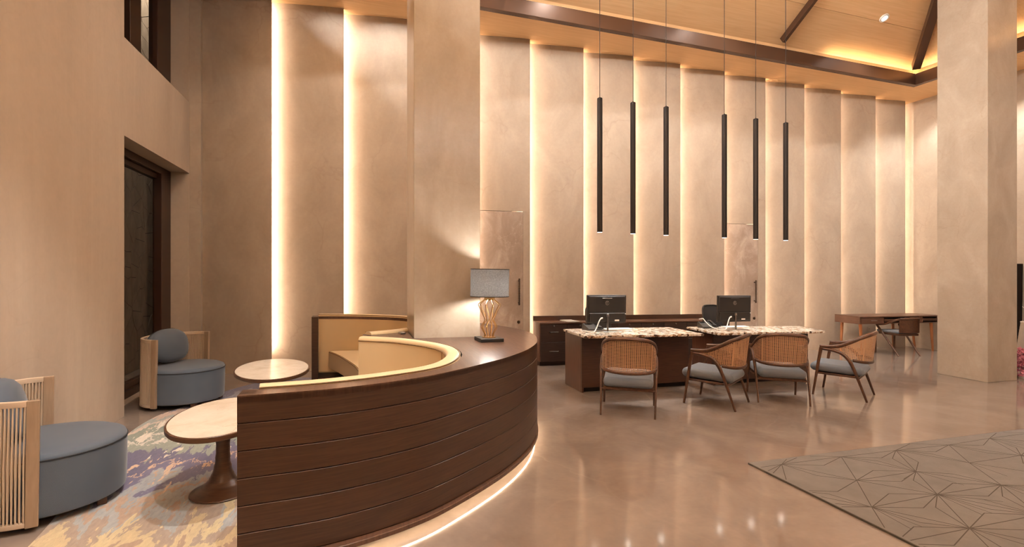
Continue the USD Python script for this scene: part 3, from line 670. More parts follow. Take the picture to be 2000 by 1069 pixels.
part('bulb', bm, M['bulb'], lp, smooth=True)

# ================================================================== LOUNGE
rp = spline([(-1.35, 1.9), (-1.60, 2.9), (-1.68, 3.5), (-1.82, 4.3), (-1.93, 5.2), (-1.90, 5.75), (-1.78, 6.05), (-1.62, 6.5), (-1.36, 6.98), (-1.05, 7.3), (-0.65, 7.35), (-0.5, 7.1), (-0.35, 6.3), (-0.25, 4.83), (-0.35, 3.3), (-0.60, 2.55), (-0.7, 1.9), (-0.95, 1.65)], 8, closed=True)
rug_poly = Polygon(rp).buffer(0) - LineString(outer).buffer(0.17)
rug_poly = max(getattr(rug_poly, 'geoms', [rug_poly]), key=lambda g: g.area)
rugm = lift(prism(rug_poly, 0.0, 0.011))
rg = usdkit.mesh(stage, numbered('/World/rug'), rugm, M['rug'], smooth=False).GetPrim()
meta(rg, 'large painterly rug in ochre, indigo and sage under the lounge tables', 'rug')

def pedestal_table(label, x, y, a, b, rot, foot):
    t = thing('pedestal_table', label, 'table', (x, y, 0.011), rot, 'oval marble tables in the lounge')
    H = 0.51
    tp = loft([ell_ring(a - 0.012, b - 0.012, H - 0.004), ell_ring(a - 0.012, b - 0.012, H)])
    part('table_top', tp, M['top_marble'], t, smooth=30)
    part('table_rim', loft([ell_ring(a - 0.02, b - 0.02, H - 0.036), ell_ring(a - 0.006, b - 0.006, H - 0.033), ell_ring(a, b, H - 0.026), ell_ring(a, b, H - 0.003), ell_ring(a - 0.004, b - 0.004, H), ell_ring(a - 0.0125, b - 0.0125, H - 0.002)]), M['table_wood'], t, smooth=40)
    prof = [(0, 0), (0.185, 0), (0.19, 0.006), (0.185, 0.014), (0.15, 0.03), (0.11, 0.055), (0.08, 0.09), (0.058, 0.14), (0.046, 0.20), (0.041, 0.28), (0.043, 0.36), (0.05, 0.43), (0.075, 0.462), (0.11, 0.475), (0, 0.475)]
    rp_ = []
    for i in range(len(prof) - 1):
        for s in np.linspace(0, 1, 5, endpoint=False):
            r, z = [prof[i][k] + (prof[i + 1][k] - prof[i][k]) * s for k in (0, 1)]
            rp_.append((r + (0.0012 * math.sin(z * 900) if 0.01 < z < 0.4 and r > 0.02 else 0), z))
    rp_.append(prof[-1])
    part('pedestal', lathe(rp_, 48), M['table_wood'], t, smooth=35)
    return t
pedestal_table('near oval marble topped table on a turned walnut pedestal, cut off by the counter', -0.85, 3.73, 0.485, 0.305, PI / 2, None)
pedestal_table('far oval marble topped table between the slate blue chair and the booth', -0.79, 5.36, 0.55, 0.335, PI / 2 + 0.11, None)

def make_armchair(label, at, rot):
    t = thing('lounge_chair', label, 'armchair', at, rot, None)
    # +x is the way the sitter faces
    def drum(z0, z1): return z0, z1
    R = lambda s, z: np.c_[ell_ring(0.395 * s, 0.375 * s, z, 72)[:, 0] + 0.03, ell_ring(0.395 * s, 0.375 * s, z, 72)[:, 1:]]
    part('seat_drum', loft([R(0.95, 0.045), R(0.985, 0.055), R(0.995, 0.08), R(1.0, 0.2), R(1.0, 0.33), R(0.998, 0.372)]), M['blue_fabric'], t, smooth=40)
    part('seat_cushion', loft([R(0.99, 0.372), R(0.995, 0.38), R(0.975, 0.398), R(0.9, 0.411), R(0.6, 0.42), R(0.2, 0.422)]), M['blue_fabric'], t, smooth=60)
    q = R(1.0, 0.375); part('piping', tube(np.vstack([q, q[:1]]), 0.0045, 6), M['blue_piping'], t)
    for x, y in ((0.30, 0.2), (0.30, -0.2), (-0.22, 0.2), (-0.22, -0.2)):
        part('foot', bx((x - 0.025, y - 0.025, 0), (x + 0.025, y + 0.025, 0.06), 0.004), M['chair_wood'], t)
    # cord screen round the back, between two posts
    PY, PX = 0.385, 0.0
    th = np.linspace(-PI / 2, PI / 2, 41)
    arc = np.stack([PX - 0.33 * np.cos(th) ** 0.9, PY * np.sin(th) * -1], 1)
    arc[0] = (PX, PY); arc[-1] = (PX, -PY)
    H = 0.73
    for z0, z1 in ((0.025, 0.055), (H - 0.035, H)):
        part('screen_rail', sweep(arc, rrect(-0.014, 0.014, z0, z1, 0.006, 3)), M['cord'], t, smooth=40)
    fine = resample(arc, 160)
    n = 140
    ca = resample(arc, n + 2)[1:-1]
    for i, p in enumerate(ca):
        d = 1 if i % 2 else -1
        tdir = ca[min(i + 1, n - 1)] - ca[max(i - 1, 0)]; tdir = tdir / np.linalg.norm(tdir)
        nn = np.array([-tdir[1], tdir[0]]) * 0.009 * d
        sh = tdir * 0.004 * d
        path = [(p[0] + nn[0], p[1] + nn[1], 0.03), (p[0] + nn[0] + sh[0], p[1] + nn[1] + sh[1], H / 2), (p[0] + nn[0], p[1] + nn[1], H - 0.01)]
        part('cord', tube(path, 0.0044, 6), M['cord'], t, smooth=50)
    for y in (-PY, PY):
        part('post', bx((PX - 0.028, y - 0.016, 0.02), (PX + 0.028, y + 0.016, H), 0.003), M['post_wood'], t, label='flat wooden post at the end of the cord screen')
    # oval back cushion
    th = np.linspace(0, 2 * PI, 48, endpoint=False)
    rings = []
    for d, s in ((-0.085, 0.0), (-0.082, 0.45), (-0.07, 0.75), (-0.045, 0.93), (-0.01, 1.0), (0.015, 1.0), (0.05, 0.93), (0.075, 0.75), (0.088, 0.45), (0.092, 0.02)):
        s = max(s, 0.02)
        y = 0.268 * s * np.sign(np.cos(th)) * np.abs(np.cos(th)) ** 0.85; z = 0.182 * s * np.sign(np.sin(th)) * np.abs(np.sin(th)) ** 0.85
        x = np.full_like(th, d) - 0.18 * z - 0.35 * y * y
        rings.append(np.stack([x - 0.155, y, z + 0.615], 1))
    part('back_cushion', loft(rings), M['blue_fabric'], t, smooth=60)
    q = rings[4].copy(); part('cushion_piping', tube(np.vstack([q, q[:1]]), 0.004, 6), M['blue_piping'], t)
    return t
ac = make_armchair('slate blue drum chair with tan cord screen nearest the camera at the left edge', (-1.87, 3.815, 0.0115), math.radians(20.9))
dup(ac, 'slate blue drum chair with tan cord screen standing before the glazed door', (-1.845, 6.345, 0.0115), math.radians(-22.7))

# ================================================================== RECEPTION
def cane_chair(label, at, rot):
    t = thing('cane_armchair', label, 'chair', at, rot, 'cane backed armchairs at the reception desks')
    mx = lambda P: [(-x, y, z) for x, y, z in P]
    crest_half = [(0.275, 0.215, 0.622), (0.285, 0.10, 0.630), (0.288, 0.0, 0.650), (0.284, -0.11, 0.705), (0.262, -0.21, 0.765), (0.20, -0.295, 0.806), (0.10, -0.325, 0.822), (0.0, -0.332, 0.826)]
    crest = spline(crest_half + mx(crest_half[:-1])[::-1], 6)
    n = len(crest)
    part('crest_rail', tube(crest, 0.0215, 10, 0.62, up=(0, 0, 1)), M['chair_wood'], t, smooth=50)
    for s in (1, -1):
        fl_ = spline([(s * 0.279, 0.20, 0.612), (s * 0.280, 0.225, 0.45), (s * 0.281, 0.255, 0.22), (s * 0.282, 0.285, 0.0)], 5)
        part('front_leg', tube(fl_, np.linspace(0.021, 0.0125, len(fl_)), 10), M['chair_wood'], t, smooth=50)
        al = spline([(s * 0.276, 0.205, 0.596), (s * 0.288, 0.08, 0.588), (s * 0.292, -0.02, 0.560), (s * 0.291, -0.095, 0.49), (s * 0.288, -0.145, 0.39), (s * 0.283, -0.20, 0.24), (s * 0.277, -0.285, 0.0)], 6)
        part('arm_leg', tube(al, np.interp(np.linspace(0, 1, len(al)), [0, 0.3, 0.55, 1], [0.017, 0.021, 0.022, 0.0125]), 10, 0.8), M['chair_wood'], t, smooth=50)
    low_half = [(0.284, -0.135, 0.487), (0.245, -0.22, 0.474), (0.16, -0.275, 0.464), (0.0, -0.298, 0.458)]
    low = spline(low_half + mx(low_half[:-1])[::-1], 8)
    part('back_rail', tube(low, 0.0185, 10, 0.7, up=(0, 0, 1)), M['chair_wood'], t, smooth=50)
    # woven cane between the crest rail and the lower rail
    bot_half = [(0.278, 0.16, 0.604), (0.287, 0.02, 0.578), (0.288, -0.07, 0.525), (0.280, -0.135, 0.49), (0.245, -0.22, 0.478), (0.16, -0.275, 0.468), (0.0, -0.298, 0.462)]
    bot = spline(bot_half + mx(bot_half[:-1])[::-1], 8)
    U = 70; Vn = 23
    top_ = resample(spline([(0.276, 0.17, 0.618)] + crest_half[1:] + mx(crest_half[1:-1])[::-1] + [(-0.276, 0.17, 0.618)], 8), 241); bot_ = resample(bot, 241)
    top_ = top_ - np.array([0, 0, 0.012])
    g = lambda u, v: top_[u] * (1 - v) + bot_[u] * v
    V, F = [], []
    def ribbon(line, wid):
        line = np.array(line); k = len(line); b0 = len(V)
        for p, w_ in zip(line, wid): V.append(p + w_); V.append(p - w_)
        for i in range(k - 1):
            a = b0 + 2 * i; F.append([a, a + 1, a + 3]); F.append([a, a + 3, a + 2])
    ang = np.array([0, 0, 0])
    for i in np.linspace(3, 237, U).astype(int):
        d = top_[min(i + 1, 240)] - top_[i - 1]; d = d / np.linalg.norm(d) * 0.0036
        wv = [0.0012 * (1 if (i + j) % 2 else -1) for j in range(9)]
        ribbon([g(i, v) for v in np.linspace(0, 1, 9)], [d] * 9)
    us = np.linspace(0, 240, 61).astype(int)
    for z in np.linspace(0.469, 0.815, Vn):
        run = []
        for u in us:
            zt_, zb_ = top_[u][2], bot_[u][2]
            if zb_ <= z <= zt_: run.append(g(u, (zt_ - z) / (zt_ - zb_)))
            else:
                if len(run) > 1: ribbon(run, [np.array([0, 0, 0.0036])] * len(run))
                run = []
        if len(run) > 1: ribbon(run, [np.array([0, 0, 0.0036])] * len(run))
    for uu in (76, 164):                                  # two wider bands of cane
        d = top_[uu + 1] - top_[uu - 1]; d = d / np.linalg.norm(d) * 0.009
        dn = np.array([0, -0.002, 0])
        ribbon([g(uu, v) + dn for v in np.linspace(0, 1, 9)], [d] * 9)
    part('cane_panel', (np.array(V), np.array(F)), M['cane'], t, smooth=False, label='woven open cane panel')
    def sr(y, hw, z, r): 
        return [(-hw, y, z), (hw, y, z)]
    pts = []
    for y, hw, z in ((-0.245, 0.258, 0.345), (0.30, 0.268, 0.355)):
        for s in (-1, 1):
            b = trimesh.creation.icosphere(2, 0.052).vertices * (1, 1, 1.02); pts.append(b + (s * (hw - 0.05), y + (0.05 if y < 0 else -0.02), z))
    part('seat', trimesh.convex.convex_hull(np.vstack(pts)), M['seat_fabric'], t, smooth=60)
    part('seat_frame', cat(bx((-0.262, -0.20, 0.268), (0.262, 0.262, 0.292), 0.004), bx((-0.282, -0.205, 0.258), (0.282, -0.18, 0.276), 0.003)), M['chair_wood'], t)
    return t
c0 = cane_chair('cane backed armchair at the left desk, its back square to the camera', (2.86, 4.84), math.radians(-32))
dup(c0, 'cane backed armchair between the two desks, turned to the left in profile', (4.06, 4.87), math.radians(33))
dup(c0, 'cane backed armchair with its back to the camera in front of the right desk', (4.93, 4.84), math.radians(-31))
dup(c0, 'cane backed armchair furthest right, in profile beyond the right desk', (5.96, 4.80), math.radians(29))

def desk(label, body, slab, chairside=None):
    t = thing('reception_desk', label, 'desk', group='reception desks with pebble marble tops'); t.GetAttribute('xformOp:transform').Set(Gf.Matrix4d(1.0))
    x0, x1, y0, y1 = body
    part('front_panel', lift(bx((x0, y0, 0.06), (x1, y0 + 0.03, 0.722), 0.002)), M['dark_wood'], t)
    part('side_panel', lift(bx((x0, y0 + 0.031, 0.0), (x0 + 0.03, y1, 0.722), 0.002)), M['desk_wood'], t)
    part('side_panel', lift(bx((x1 - 0.03, y0 + 0.031, 0.0), (x1, y1, 0.722), 0.002)), M['desk_wood'], t)
    part('plinth', lift(bx((x0 + 0.01, y0 + 0.05, 0.0), (x1 - 0.01, y0 + 0.08, 0.06))), M['black_metal'], t)
    part('front_edge', lift(bx((x0, y0, 0.0), (x0 + 0.025, y0 + 0.03, 0.06), 0.002)), M['desk_wood'], t)
    P = Polygon(slab); L = P.exterior.length; pts = []
    for s in np.linspace(0, L, 150, endpoint=False):
        p = P.exterior.interpolate(s); nrm = np.array([p.x, p.y]) - np.array(P.centroid.coords[0])
        j = (meshkit.fbm(np.array([p.x * 16, p.y * 16, 3.1]), 3) - 0.5) * 0.03
        pts.append(np.array([p.x, p.y]) + nrm / np.linalg.norm(nrm) * j)
    Q = Polygon(pts).buffer(0)
    part('marble_top', lift(cat(prism(Q.buffer(-0.006), 0.722, 0.752), prism(Q, 0.727, 0.747))), M['pebble'], t, smooth=False, label='pebble patterned cream and brown marble slab with a rough edge')
    for k, sx in enumerate((x0 + 0.06, x1 - 0.46)):
        dr = part('drawer', lift(bx((sx, y1 - 0.40, 0.08), (sx + 0.40, y1 - 0.004, 0.70), 0.003)), M['cabinet_front'], t)
    return t
desk('left reception desk with dark timber body under the first three pendant lamps', (2.70, 4.28, 5.68, 6.2), [(2.60, 5.38), (4.25, 5.32), (4.27, 6.1), (2.64, 6.14)])
desk('right reception desk with dark timber body under the last three pendant lamps', (4.64, 6.30, 5.63, 6.08), [(4.46, 5.33), (6.24, 5.28), (6.42, 5.9), (4.56, 6.1)])

# ---- back credenza
cz = thing('credenza', 'long low dark timber credenza with locked drawers against the lit wall', 'cabinet'); cz.GetAttribute('xformOp:transform').Set(Gf.Matrix4d(1.0))
CX0, CX1, CYF, CYB = 2.80, 6.49, 7.43, 7.755
part('carcass', lift(bx((CX0, CYF + 0.02, 0.07), (CX1, CYB, 0.675), 0.002)), M['cabinet_wood'], cz)
part('plinth', lift(bx((CX0 + 0.02, CYF + 0.07, 0.0), (CX1 - 0.02, CYB, 0.07))), M['cabinet_front'], cz)
part('cabinet_top', lift(bx((CX0 - 0.005, CYF - 0.005, 0.675), (CX1 + 0.005, CYB, 0.702), 0.003)), M['cabinet_wood'], cz)
part('upstand', lift(bx((CX0 - 0.005, CYB - 0.02, 0.702), (CX1 + 0.005, CYB, 0.78), 0.002)), M['counter_wood'], cz)
nd = 8; cw = (CX1 - CX0 - 0.02) / nd
for i in range(nd):
    xa = CX0 + 0.01 + i * cw
    for z0, z1 in ((0.075, 0.378), (0.384, 0.668)):
        d = part('drawer', lift(bx((xa + 0.003, CYF, z0), (xa + cw - 0.003, CYF + 0.02, z1), 0.002)), M['cabinet_front'], cz)
        zc = 0.236 if z0 < 0.1 else 0.545
        xm = xa + cw / 2
        part('handle', lift(tube([(xm - 0.075, CYF, zc), (xm - 0.07, CYF - 0.022, zc), (xm + 0.07, CYF - 0.022, zc), (xm + 0.075, CYF, zc)], 0.0065, 6)), M['steel'], d)
        if z0 > 0.1:
            k_ = lathe([(0, 0), (0.014, 0), (0.014, 0.006), (0.009, 0.016), (0, 0.016)], 16); k_.apply_transform(trimesh.transformations.rotation_matrix(PI / 2, [1, 0, 0])); k_.apply_translation((xm, CYF, 0.645))
            part('lock', lift(k_), M['steel'], d)

# ---- screens, phones, cables on the desks
def computer(label, x, y, rot, strip):
    t = thing('desktop_computer', label, 'computer', (x, y, 0.753), rot, None)
    W, Hh, z0 = 0.57, 0.365, 0.108
    part('housing', bx((-W / 2, 0.012, z0), (W / 2, 0.04, z0 + Hh), 0.005), M['black_plastic'], t)
    part('back_bulge', cat(bx((-W / 2 + 0.03, 0.0, z0 + 0.02), (W / 2 - 0.03, 0.02, z0 + 0.135), 0.006), bx((-W / 2 + 0.02, 0.006, z0 + 0.137), (W / 2 - 0.02, 0.02, z0 + Hh - 0.015), 0.006)), M['black_plastic'], t)
    part('screen', bx((-W / 2 + 0.008, 0.0401, z0 + 0.012), (W / 2 - 0.008, 0.0425, z0 + Hh - 0.008), 0.0005), M['screen'], t)
    part('stand_neck', bx((-0.012, -0.022, 0.006), (0.012, -0.008, z0 + 0.125), 0.003), M['steel'], t)
    part('stand_spine', bx((-0.005, -0.0245, 0.006), (0.005, -0.022, z0 + 0.095), 0.0005), M['black_plastic'], t)
    part('stand_hinge', bx((-0.018, -0.018, z0 + 0.085), (0.018, 0.004, z0 + 0.118), 0.003), M['steel'], t)
    part('stand_foot', bx((-0.19, -0.05, 0), (0.19, 0.13, 0.007), 0.002), M['steel'], t)
    em = tube([(0.025 * math.cos(a), -0.0005 + 0.006, z0 + 0.262 + 0.025 * math.sin(a)) for a in np.linspace(0.5, 2 * PI + 0.1, 40)], 0.0028, 6)
    em2 = cat(em, bar((-0.008, 0.0055, z0 + 0.275), (-0.013, 0.0055, z0 + 0.247), 0.002), bar((0.008, 0.0055, z0 + 0.277), (0.002, 0.0055, z0 + 0.247), 0.002), bar((-0.009, 0.0055, z0 + 0.264), (0.003, 0.0055, z0 + 0.264), 0.002))
    part('emblem', em2, M['silver_print'], t)
    part('vent_strip', bx((-0.07, 0.003, z0 + 0.318), (0.07, 0.008, z0 + 0.327), 0.001), M['steel' if strip else 'grey_plastic'], t)
    part('paper_sticker', bx((0.11, -0.0015, z0 + 0.027), (0.175, 0.001, z0 + 0.047), 0.0003), M['white_plastic'], t)
    part('side_button', bx((W / 2 - 0.022, -0.001, z0 + 0.115), (W / 2 - 0.008, 0.008, z0 + 0.128), 0.002), M['white_plastic'], t)
    part('socket_block', bx((-0.10, -0.004, z0 + 0.055), (-0.085, 0.002, z0 + 0.085), 0.001), M['black_plastic'], t)
    part('power_plug', bar((-0.075, -0.012, z0 + 0.073), (-0.105, -0.018, z0 + 0.066), 0.011), M['white_plastic'], t)
    c = spline([(-0.105, -0.018, z0 + 0.066), (-0.135, -0.03, z0 + 0.03), (-0.18, -0.05, 0.06), (-0.225, -0.08, 0.02), (-0.25, -0.07, 0.012), (-0.28, -0.04, 0.0105), (-0.29, 0.02, 0.0105)], 6)
    part('power_cable', tube(c, 0.0075, 8), M['white_plastic'], t)
    return t
computer('black all in one computer seen from behind on the left desk', 3.06, 5.72, 0.03, True)
computer('black all in one computer seen from behind on the right desk', 4.99, 5.64, 0.02, False)
def phone(label, x, y, rot):
    t = thing('desk_phone', label, 'telephone', (x, y, 0.753), rot)
    b = trimesh.convex.convex_hull(np.array([(sx * 0.10, y_, z_) for sx in (-1, 1) for y_, z_ in ((-0.09, 0.07), (-0.09, 0.0), (0.09, 0.0), (0.09, 0.022), (-0.07, 0.08))]))
    part('phone_body', b, M['grey_plastic'], t)
    part('handset', cat(tube(spline([(-0.075, -0.075, 0.088), (-0.075, -0.01, 0.078), (-0.075, 0.075, 0.045)], 6), 0.014, 8), bx((-0.1, -0.1, 0.07), (-0.05, -0.06, 0.1), 0.008), bx((-0.1, 0.05, 0.025), (-0.05, 0.09, 0.055), 0.008)), M['black_plastic'], t)
    part('display', bx((-0.03, -0.062, 0.077), (0.08, -0.03, 0.0795), 0.0005), M['screen'], t)
    c = spline([(-0.09, 0.08, 0.03), (-0.14, 0.06, 0.02), (-0.16, 0.0, 0.012), (-0.12, -0.05, 0.01), (-0.1, -0.08, 0.02)], 8)
    part('curly_cord', tube(c, 0.006, 6), M['black_plastic'], t)
    return t
phone('dark desk phone behind the left desk screen', 2.97, 5.97, PI + 0.1)
ph2 = phone('dark desk phone with looping cables on the right desk', 4.76, 5.93, PI - 0.2)
def cable(label, pts, r=0.007):
    m = usdkit.mesh(stage, numbered('/World/white_cable'), lift(tube(spline([(x, y, z + 0.753) for x, y, z in pts], 8), r, 8)), M['white_plastic'], smooth=50).GetPrim()
    meta(m, label, 'cable')
cable('white cable arching from the desk phone on the right desk', [(4.66, 5.95, 0.12), (4.70, 5.92, 0.13), (4.725, 5.90, 0.09), (4.74, 5.84, 0.045), (4.76, 5.78, 0.015), (4.80, 5.74, 0.007)])
kb = []
def keyboard(label, x, y, rot):
    t = thing('keyboard', label, 'keyboard', (x, y, 0.753), rot)
    part('key_tray', bx((-0.21, -0.06, 0), (0.21, 0.06, 0.012), 0.003), M['white_plastic'], t)
    part('keys', cat(*[bx((-0.2 + i * 0.0285, -0.05 + j * 0.0255, 0.012), (-0.2 + i * 0.0285 + 0.024, -0.05 + j * 0.0255 + 0.021, 0.016), 0.001) for i in range(14) for j in range(4)]), M['white_plastic'], t)
keyboard('white keyboard in front of the left desk screen', 3.34, 5.96, 0.02)
keyboard('white keyboard in front of the right desk screen', 5.24, 5.92, 0.02)
pb = thing('paper_stack', 'white stack of papers on the credenza left of the screen', 'paper', (3.36, 7.56, 0.703), 0.1)
for k in range(3): part('sheet', bx((-0.105, -0.148, k * 0.005), (0.105, 0.148, k * 0.005 + 0.004), 0.0008), M['white_plastic'], pb)

def office_chair(label, at, rot):
    t = thing('office_chair', label, 'chair', at, rot, 'black mesh office chairs behind the desks')
    u = np.linspace(-1, 1, 17)
    fr = [(0.205 * math.cos(a) * (1 if abs(math.cos(a)) < 0.8 else 1), 0, 0.78 + 0.22 * math.sin(a)) for a in np.linspace(0, 2 * PI, 40)]
    P = []
    for a in np.linspace(0, 2 * PI, 49):
        c, s = math.cos(a), math.sin(a)
        x = 0.215 * np.sign(c) * abs(c) ** 0.45; z = 0.235 * np.sign(s) * abs(s) ** 0.45
        P.append((x, -0.25 - 0.04 * (z / 0.235) + 0.12 * (x / 0.215) ** 2 * 0.3, 0.775 + z))
    P = np.array(P); part('back_frame', tube(P, 0.011, 8), M['black_plastic'], t, smooth=50)
    V = np.vstack([P[:-1], P[:-1].mean(0)]); F = [[i, (i + 1) % 48, 48] for i in range(48)]
    V2 = V + (0, -0.006, 0)
    part('back_mesh', trimesh.Trimesh(np.vstack([V, V2]), np.array(F + [[a + 49, c + 49, b + 49] for a, b, c in F]), process=False), M['mesh_black'], t, smooth=40)
    part('back_bar', tube(spline([(0, -0.12, 0.42), (0, -0.27, 0.46), (0, -0.29, 0.6), (0, -0.27, 0.72)], 5), 0.018, 8, 0.6), M['black_plastic'], t)
    part('seat', bx((-0.24, -0.22, 0.43), (0.24, 0.25, 0.50), 0.03), M['mesh_black'], t)
    part('gas_column', lathe([(0, 0.08), (0.028, 0.08), (0.028, 0.25), (0.018, 0.25), (0.018, 0.43), (0, 0.43)], 18), M['black_plastic'], t)
    for s in (-1, 1):
        part('armrest', cat(bx((s * 0.27 - 0.03, -0.14, 0.64), (s * 0.27 + 0.03, 0.10, 0.665), 0.008), bar((s * 0.27, -0.03, 0.64), (s * 0.25, -0.03, 0.44), 0.014)), M['black_plastic'], t)
    for k in range(5):
        a = 2 * PI * k / 5 + 0.3; e = np.array([0.28 * math.cos(a), 0.28 * math.sin(a)])
        lg = part('base_arm', bar((0, 0, 0.105), (e[0], e[1], 0.07), 0.022, 0.014), M['black_plastic'], t)
        w_ = trimesh.creation.cylinder(0.026, 0.03, sections=18); w_.apply_transform(trimesh.transformations.rotation_matrix(PI / 2, [1, 0, 0])); w_.apply_transform(trimesh.transformations.rotation_matrix(a + 0.5, [0, 0, 1])); w_.apply_translation((e[0], e[1], 0.026))
        part('caster', w_, M['black_plastic'], lg)
    return t
oc = office_chair('black mesh office chair almost hidden behind the left desk screen', (3.55, 6.66), PI + 0.1)
dup(oc, 'black mesh office chair showing beside the right desk screen', (5.58, 6.55), PI + 0.15)

# ---- pendants
def pendant(label, x):
    t = thing('pendant_lamp', label, 'lamp', (x, 5.7, 0), 0, None)
    t.GetAttribute('xformOp:transform').Set(Gf.Matrix4d(1, 0, 0, 0, 0, 1, 0, 0, 0, 0, 1, 0, x, 5.7, fall(x, 5.7), 1))
    zr = slope_z(RY1 + 0.14 - 5.7)
    part('tube_body', lathe([(0.0, 3.735), (0.03, 3.735), (0.034, 3.73), (0.034, 2.028), (0.033, 2.026), (0.031, 2.026), (0.031, 2.05)], 28), M['black_metal'], t, smooth=40)
    part('suspension_wire', bar((0, 0, 3.73), (0, 0, zr + 0.0), 0.004, n=6), M['black_metal'], t)
    part('cable_cap', lathe([(0, 3.75), (0.008, 3.75), (0.011, 3.735), (0.0, 3.733)], 12), M['black_metal'], t)
    part('canopy', lathe([(0, zr - 0.03), (0.05, zr - 0.03), (0.05, zr + 0.05), (0, zr + 0.05)], 24), M['black_metal'], t)
    part('lens', lathe([(0, 2.0235), (0.027, 2.0245), (0.0308, 2.027), (0.0308, 2.036), (0, 2.036)], 20), M['lamp_lens'], t)
    spot(str(t.GetPath()) + '/light', (0, 0, 2.02), E_PENDANT, radius=0.026, cone=38, soft=0.8)
    return t
PL = ['long slim black pendant tube, leftmost of the row', 'long slim black pendant tube, second from the left of the row', 'long slim black pendant tube, third from the left, above the left desk',
      'long slim black pendant tube, fourth from the left, above the right screen', 'long slim black pendant tube, fifth from the left of the row', 'long slim black pendant tube, rightmost of the row']
for x, l in zip((2.96, 3.44, 3.94, 4.88, 5.42, 5.96), PL): pendant(l, x)

# ---- grey rug with carved star lines
gx0, gx1, gy0, gy1 = 2.98, 9.4, -3.0, 3.21
gr = thing('grey_rug', 'large grey rug carved with star lines on the marble floor at the lower right', 'rug'); gr.GetAttribute('xformOp:transform').Set(Gf.Matrix4d(1.0))
part('pile', lift(bx((gx0, gy0, 0.001), (gx1, gy1, 0.014), 0.003)), M['grey_rug'], gr, smooth=False)
part('edge_binding', lift(cat(bx((gx0 - 0.004, gy0, 0.0), (gx0 + 0.004, gy1, 0.012)), bx((gx0, gy1 - 0.004, 0.0), (gx1, gy1 + 0.004, 0.012)))), M['carve'], gr, smooth=False)
gl = []
clip = sbox(gx0 + 0.02, gy0, gx1, gy1 - 0.02)
def line(a, b, w_=0.0055):
    l = LineString([a, b]).intersection(clip)
    if l.is_empty or l.length < 0.03: return
    gl.append(l.buffer(w_ / 2, cap_style=2))
px_, py_ = 0.62, 0.36
nodes = {}
for j in range(0, 14):
    for i in range(-1, 13):
        nodes[i, j] = np.array([gx0 + 0.22 + i * px_ + (0.31 if j % 2 else 0) + rng.uniform(-0.02, 0.02), gy1 - 0.12 - j * py_ + rng.uniform(-0.02, 0.02)])
for (i, j), p in nodes.items():
    nb = [(i + 1, j), (i + (1 if j % 2 else 0), j + 1), (i - (0 if j % 2 else 1), j + 1)]
    for q in nb:
        if q in nodes:
            if rng.uniform() < 0.86: line(p, nodes[q])
            m = (p + nodes[q]) / 2; d = nodes[q] - p; nrm = np.array([-d[1], d[0]])
            if rng.uniform() < 0.5: line(p, m + nrm * 0.3 * rng.choice([-1, 1]), 0.004)
            for s in (-1, 1):
                if rng.uniform() < 0.55: line(p, m + nrm * 0.17 * s); line(nodes[q], m + nrm * 0.17 * s)
part('carved_line', lift(prism(shapely.unary_union(gl), 0.0138, 0.0146)), M['carve'], gr, smooth=False, kind='stuff')

# ---- far writing desk and its chair
wd = thing('writing_desk', 'long walnut writing desk on splayed legs against the far wall', 'desk'); wd.GetAttribute('xformOp:transform').Set(Gf.Matrix4d(1.0))
wx0, wx1, wy0, wy1 = 9.27, 11.55, 7.12, 7.66
part('desk_top', lift(bx((wx0, wy0, 0.728), (wx1, wy1, 0.752), 0.003)), M['cabinet_wood'], wd)
part('apron_panel', lift(bx((wx0, wy0 + 0.015, 0.60), (wx0 + 0.025, wy1, 0.728), 0.002)), M['cabinet_wood'], wd)
part('apron_panel', lift(bx((wx1 - 0.025, wy0 + 0.015, 0.60), (wx1, wy1, 0.728), 0.002)), M['cabinet_wood'], wd)
part('apron_panel', lift(bx((wx0 + 0.025, wy1 - 0.02, 0.60), (wx1 - 0.025, wy1, 0.728), 0.002)), M['cabinet_wood'], wd)
part('shelf_board', lift(bx((wx0 + 0.025, wy0 + 0.02, 0.60), (wx1 - 0.025, wy1 - 0.02, 0.615), 0.001)), M['cabinet_wood'], wd)
for a, b in ((9.30, 9.90), (10.62, 10.98)):
    d = part('drawer', lift(bx((a, wy0 + 0.006, 0.606), (b, wy0 + 0.03, 0.722), 0.002)), M['cabinet_wood'], wd)
    if a < 10: part('handle', lift(bx((a + 0.25, wy0 - 0.012, 0.66), (b - 0.2, wy0 + 0.006, 0.672), 0.002)), M['steel'], d)
for a, b in ((9.93, 10.60), (11.0, 11.5)):
    part('tray_front', lift(bx((a, wy0 + 0.012, 0.645), (b, wy0 + 0.03, 0.692), 0.002)), M['cabinet_wood'], wd)
    part('tray_recess', lift(bx((a, wy0 + 0.1, 0.617), (b, wy0 + 0.11, 0.727))), M['black_metal'], wd, smooth=False)
for x, y, sx, sy in ((wx0 + 0.10, wy0 + 0.08, 0.10, 0.05), (wx0 + 0.10, wy1 - 0.08, -0.06, -0.02), (wx1 - 0.22, wy0 + 0.08, 0.10, 0.03), (wx1 - 0.22, wy1 - 0.08, 0.08, -0.02), (10.75, wy1 - 0.1, 0.03, 0)):
    part('leg', lift(bar((x, y, 0.602), (x + sx, y + sy, 0.0), 0.03, 0.019, n=10)), M['leg_wood'], wd)
fc = thing('writing_chair', 'walnut armchair with crossed slanting legs pulled up to the far writing desk', 'chair', (10.2, 7.10), -0.12)
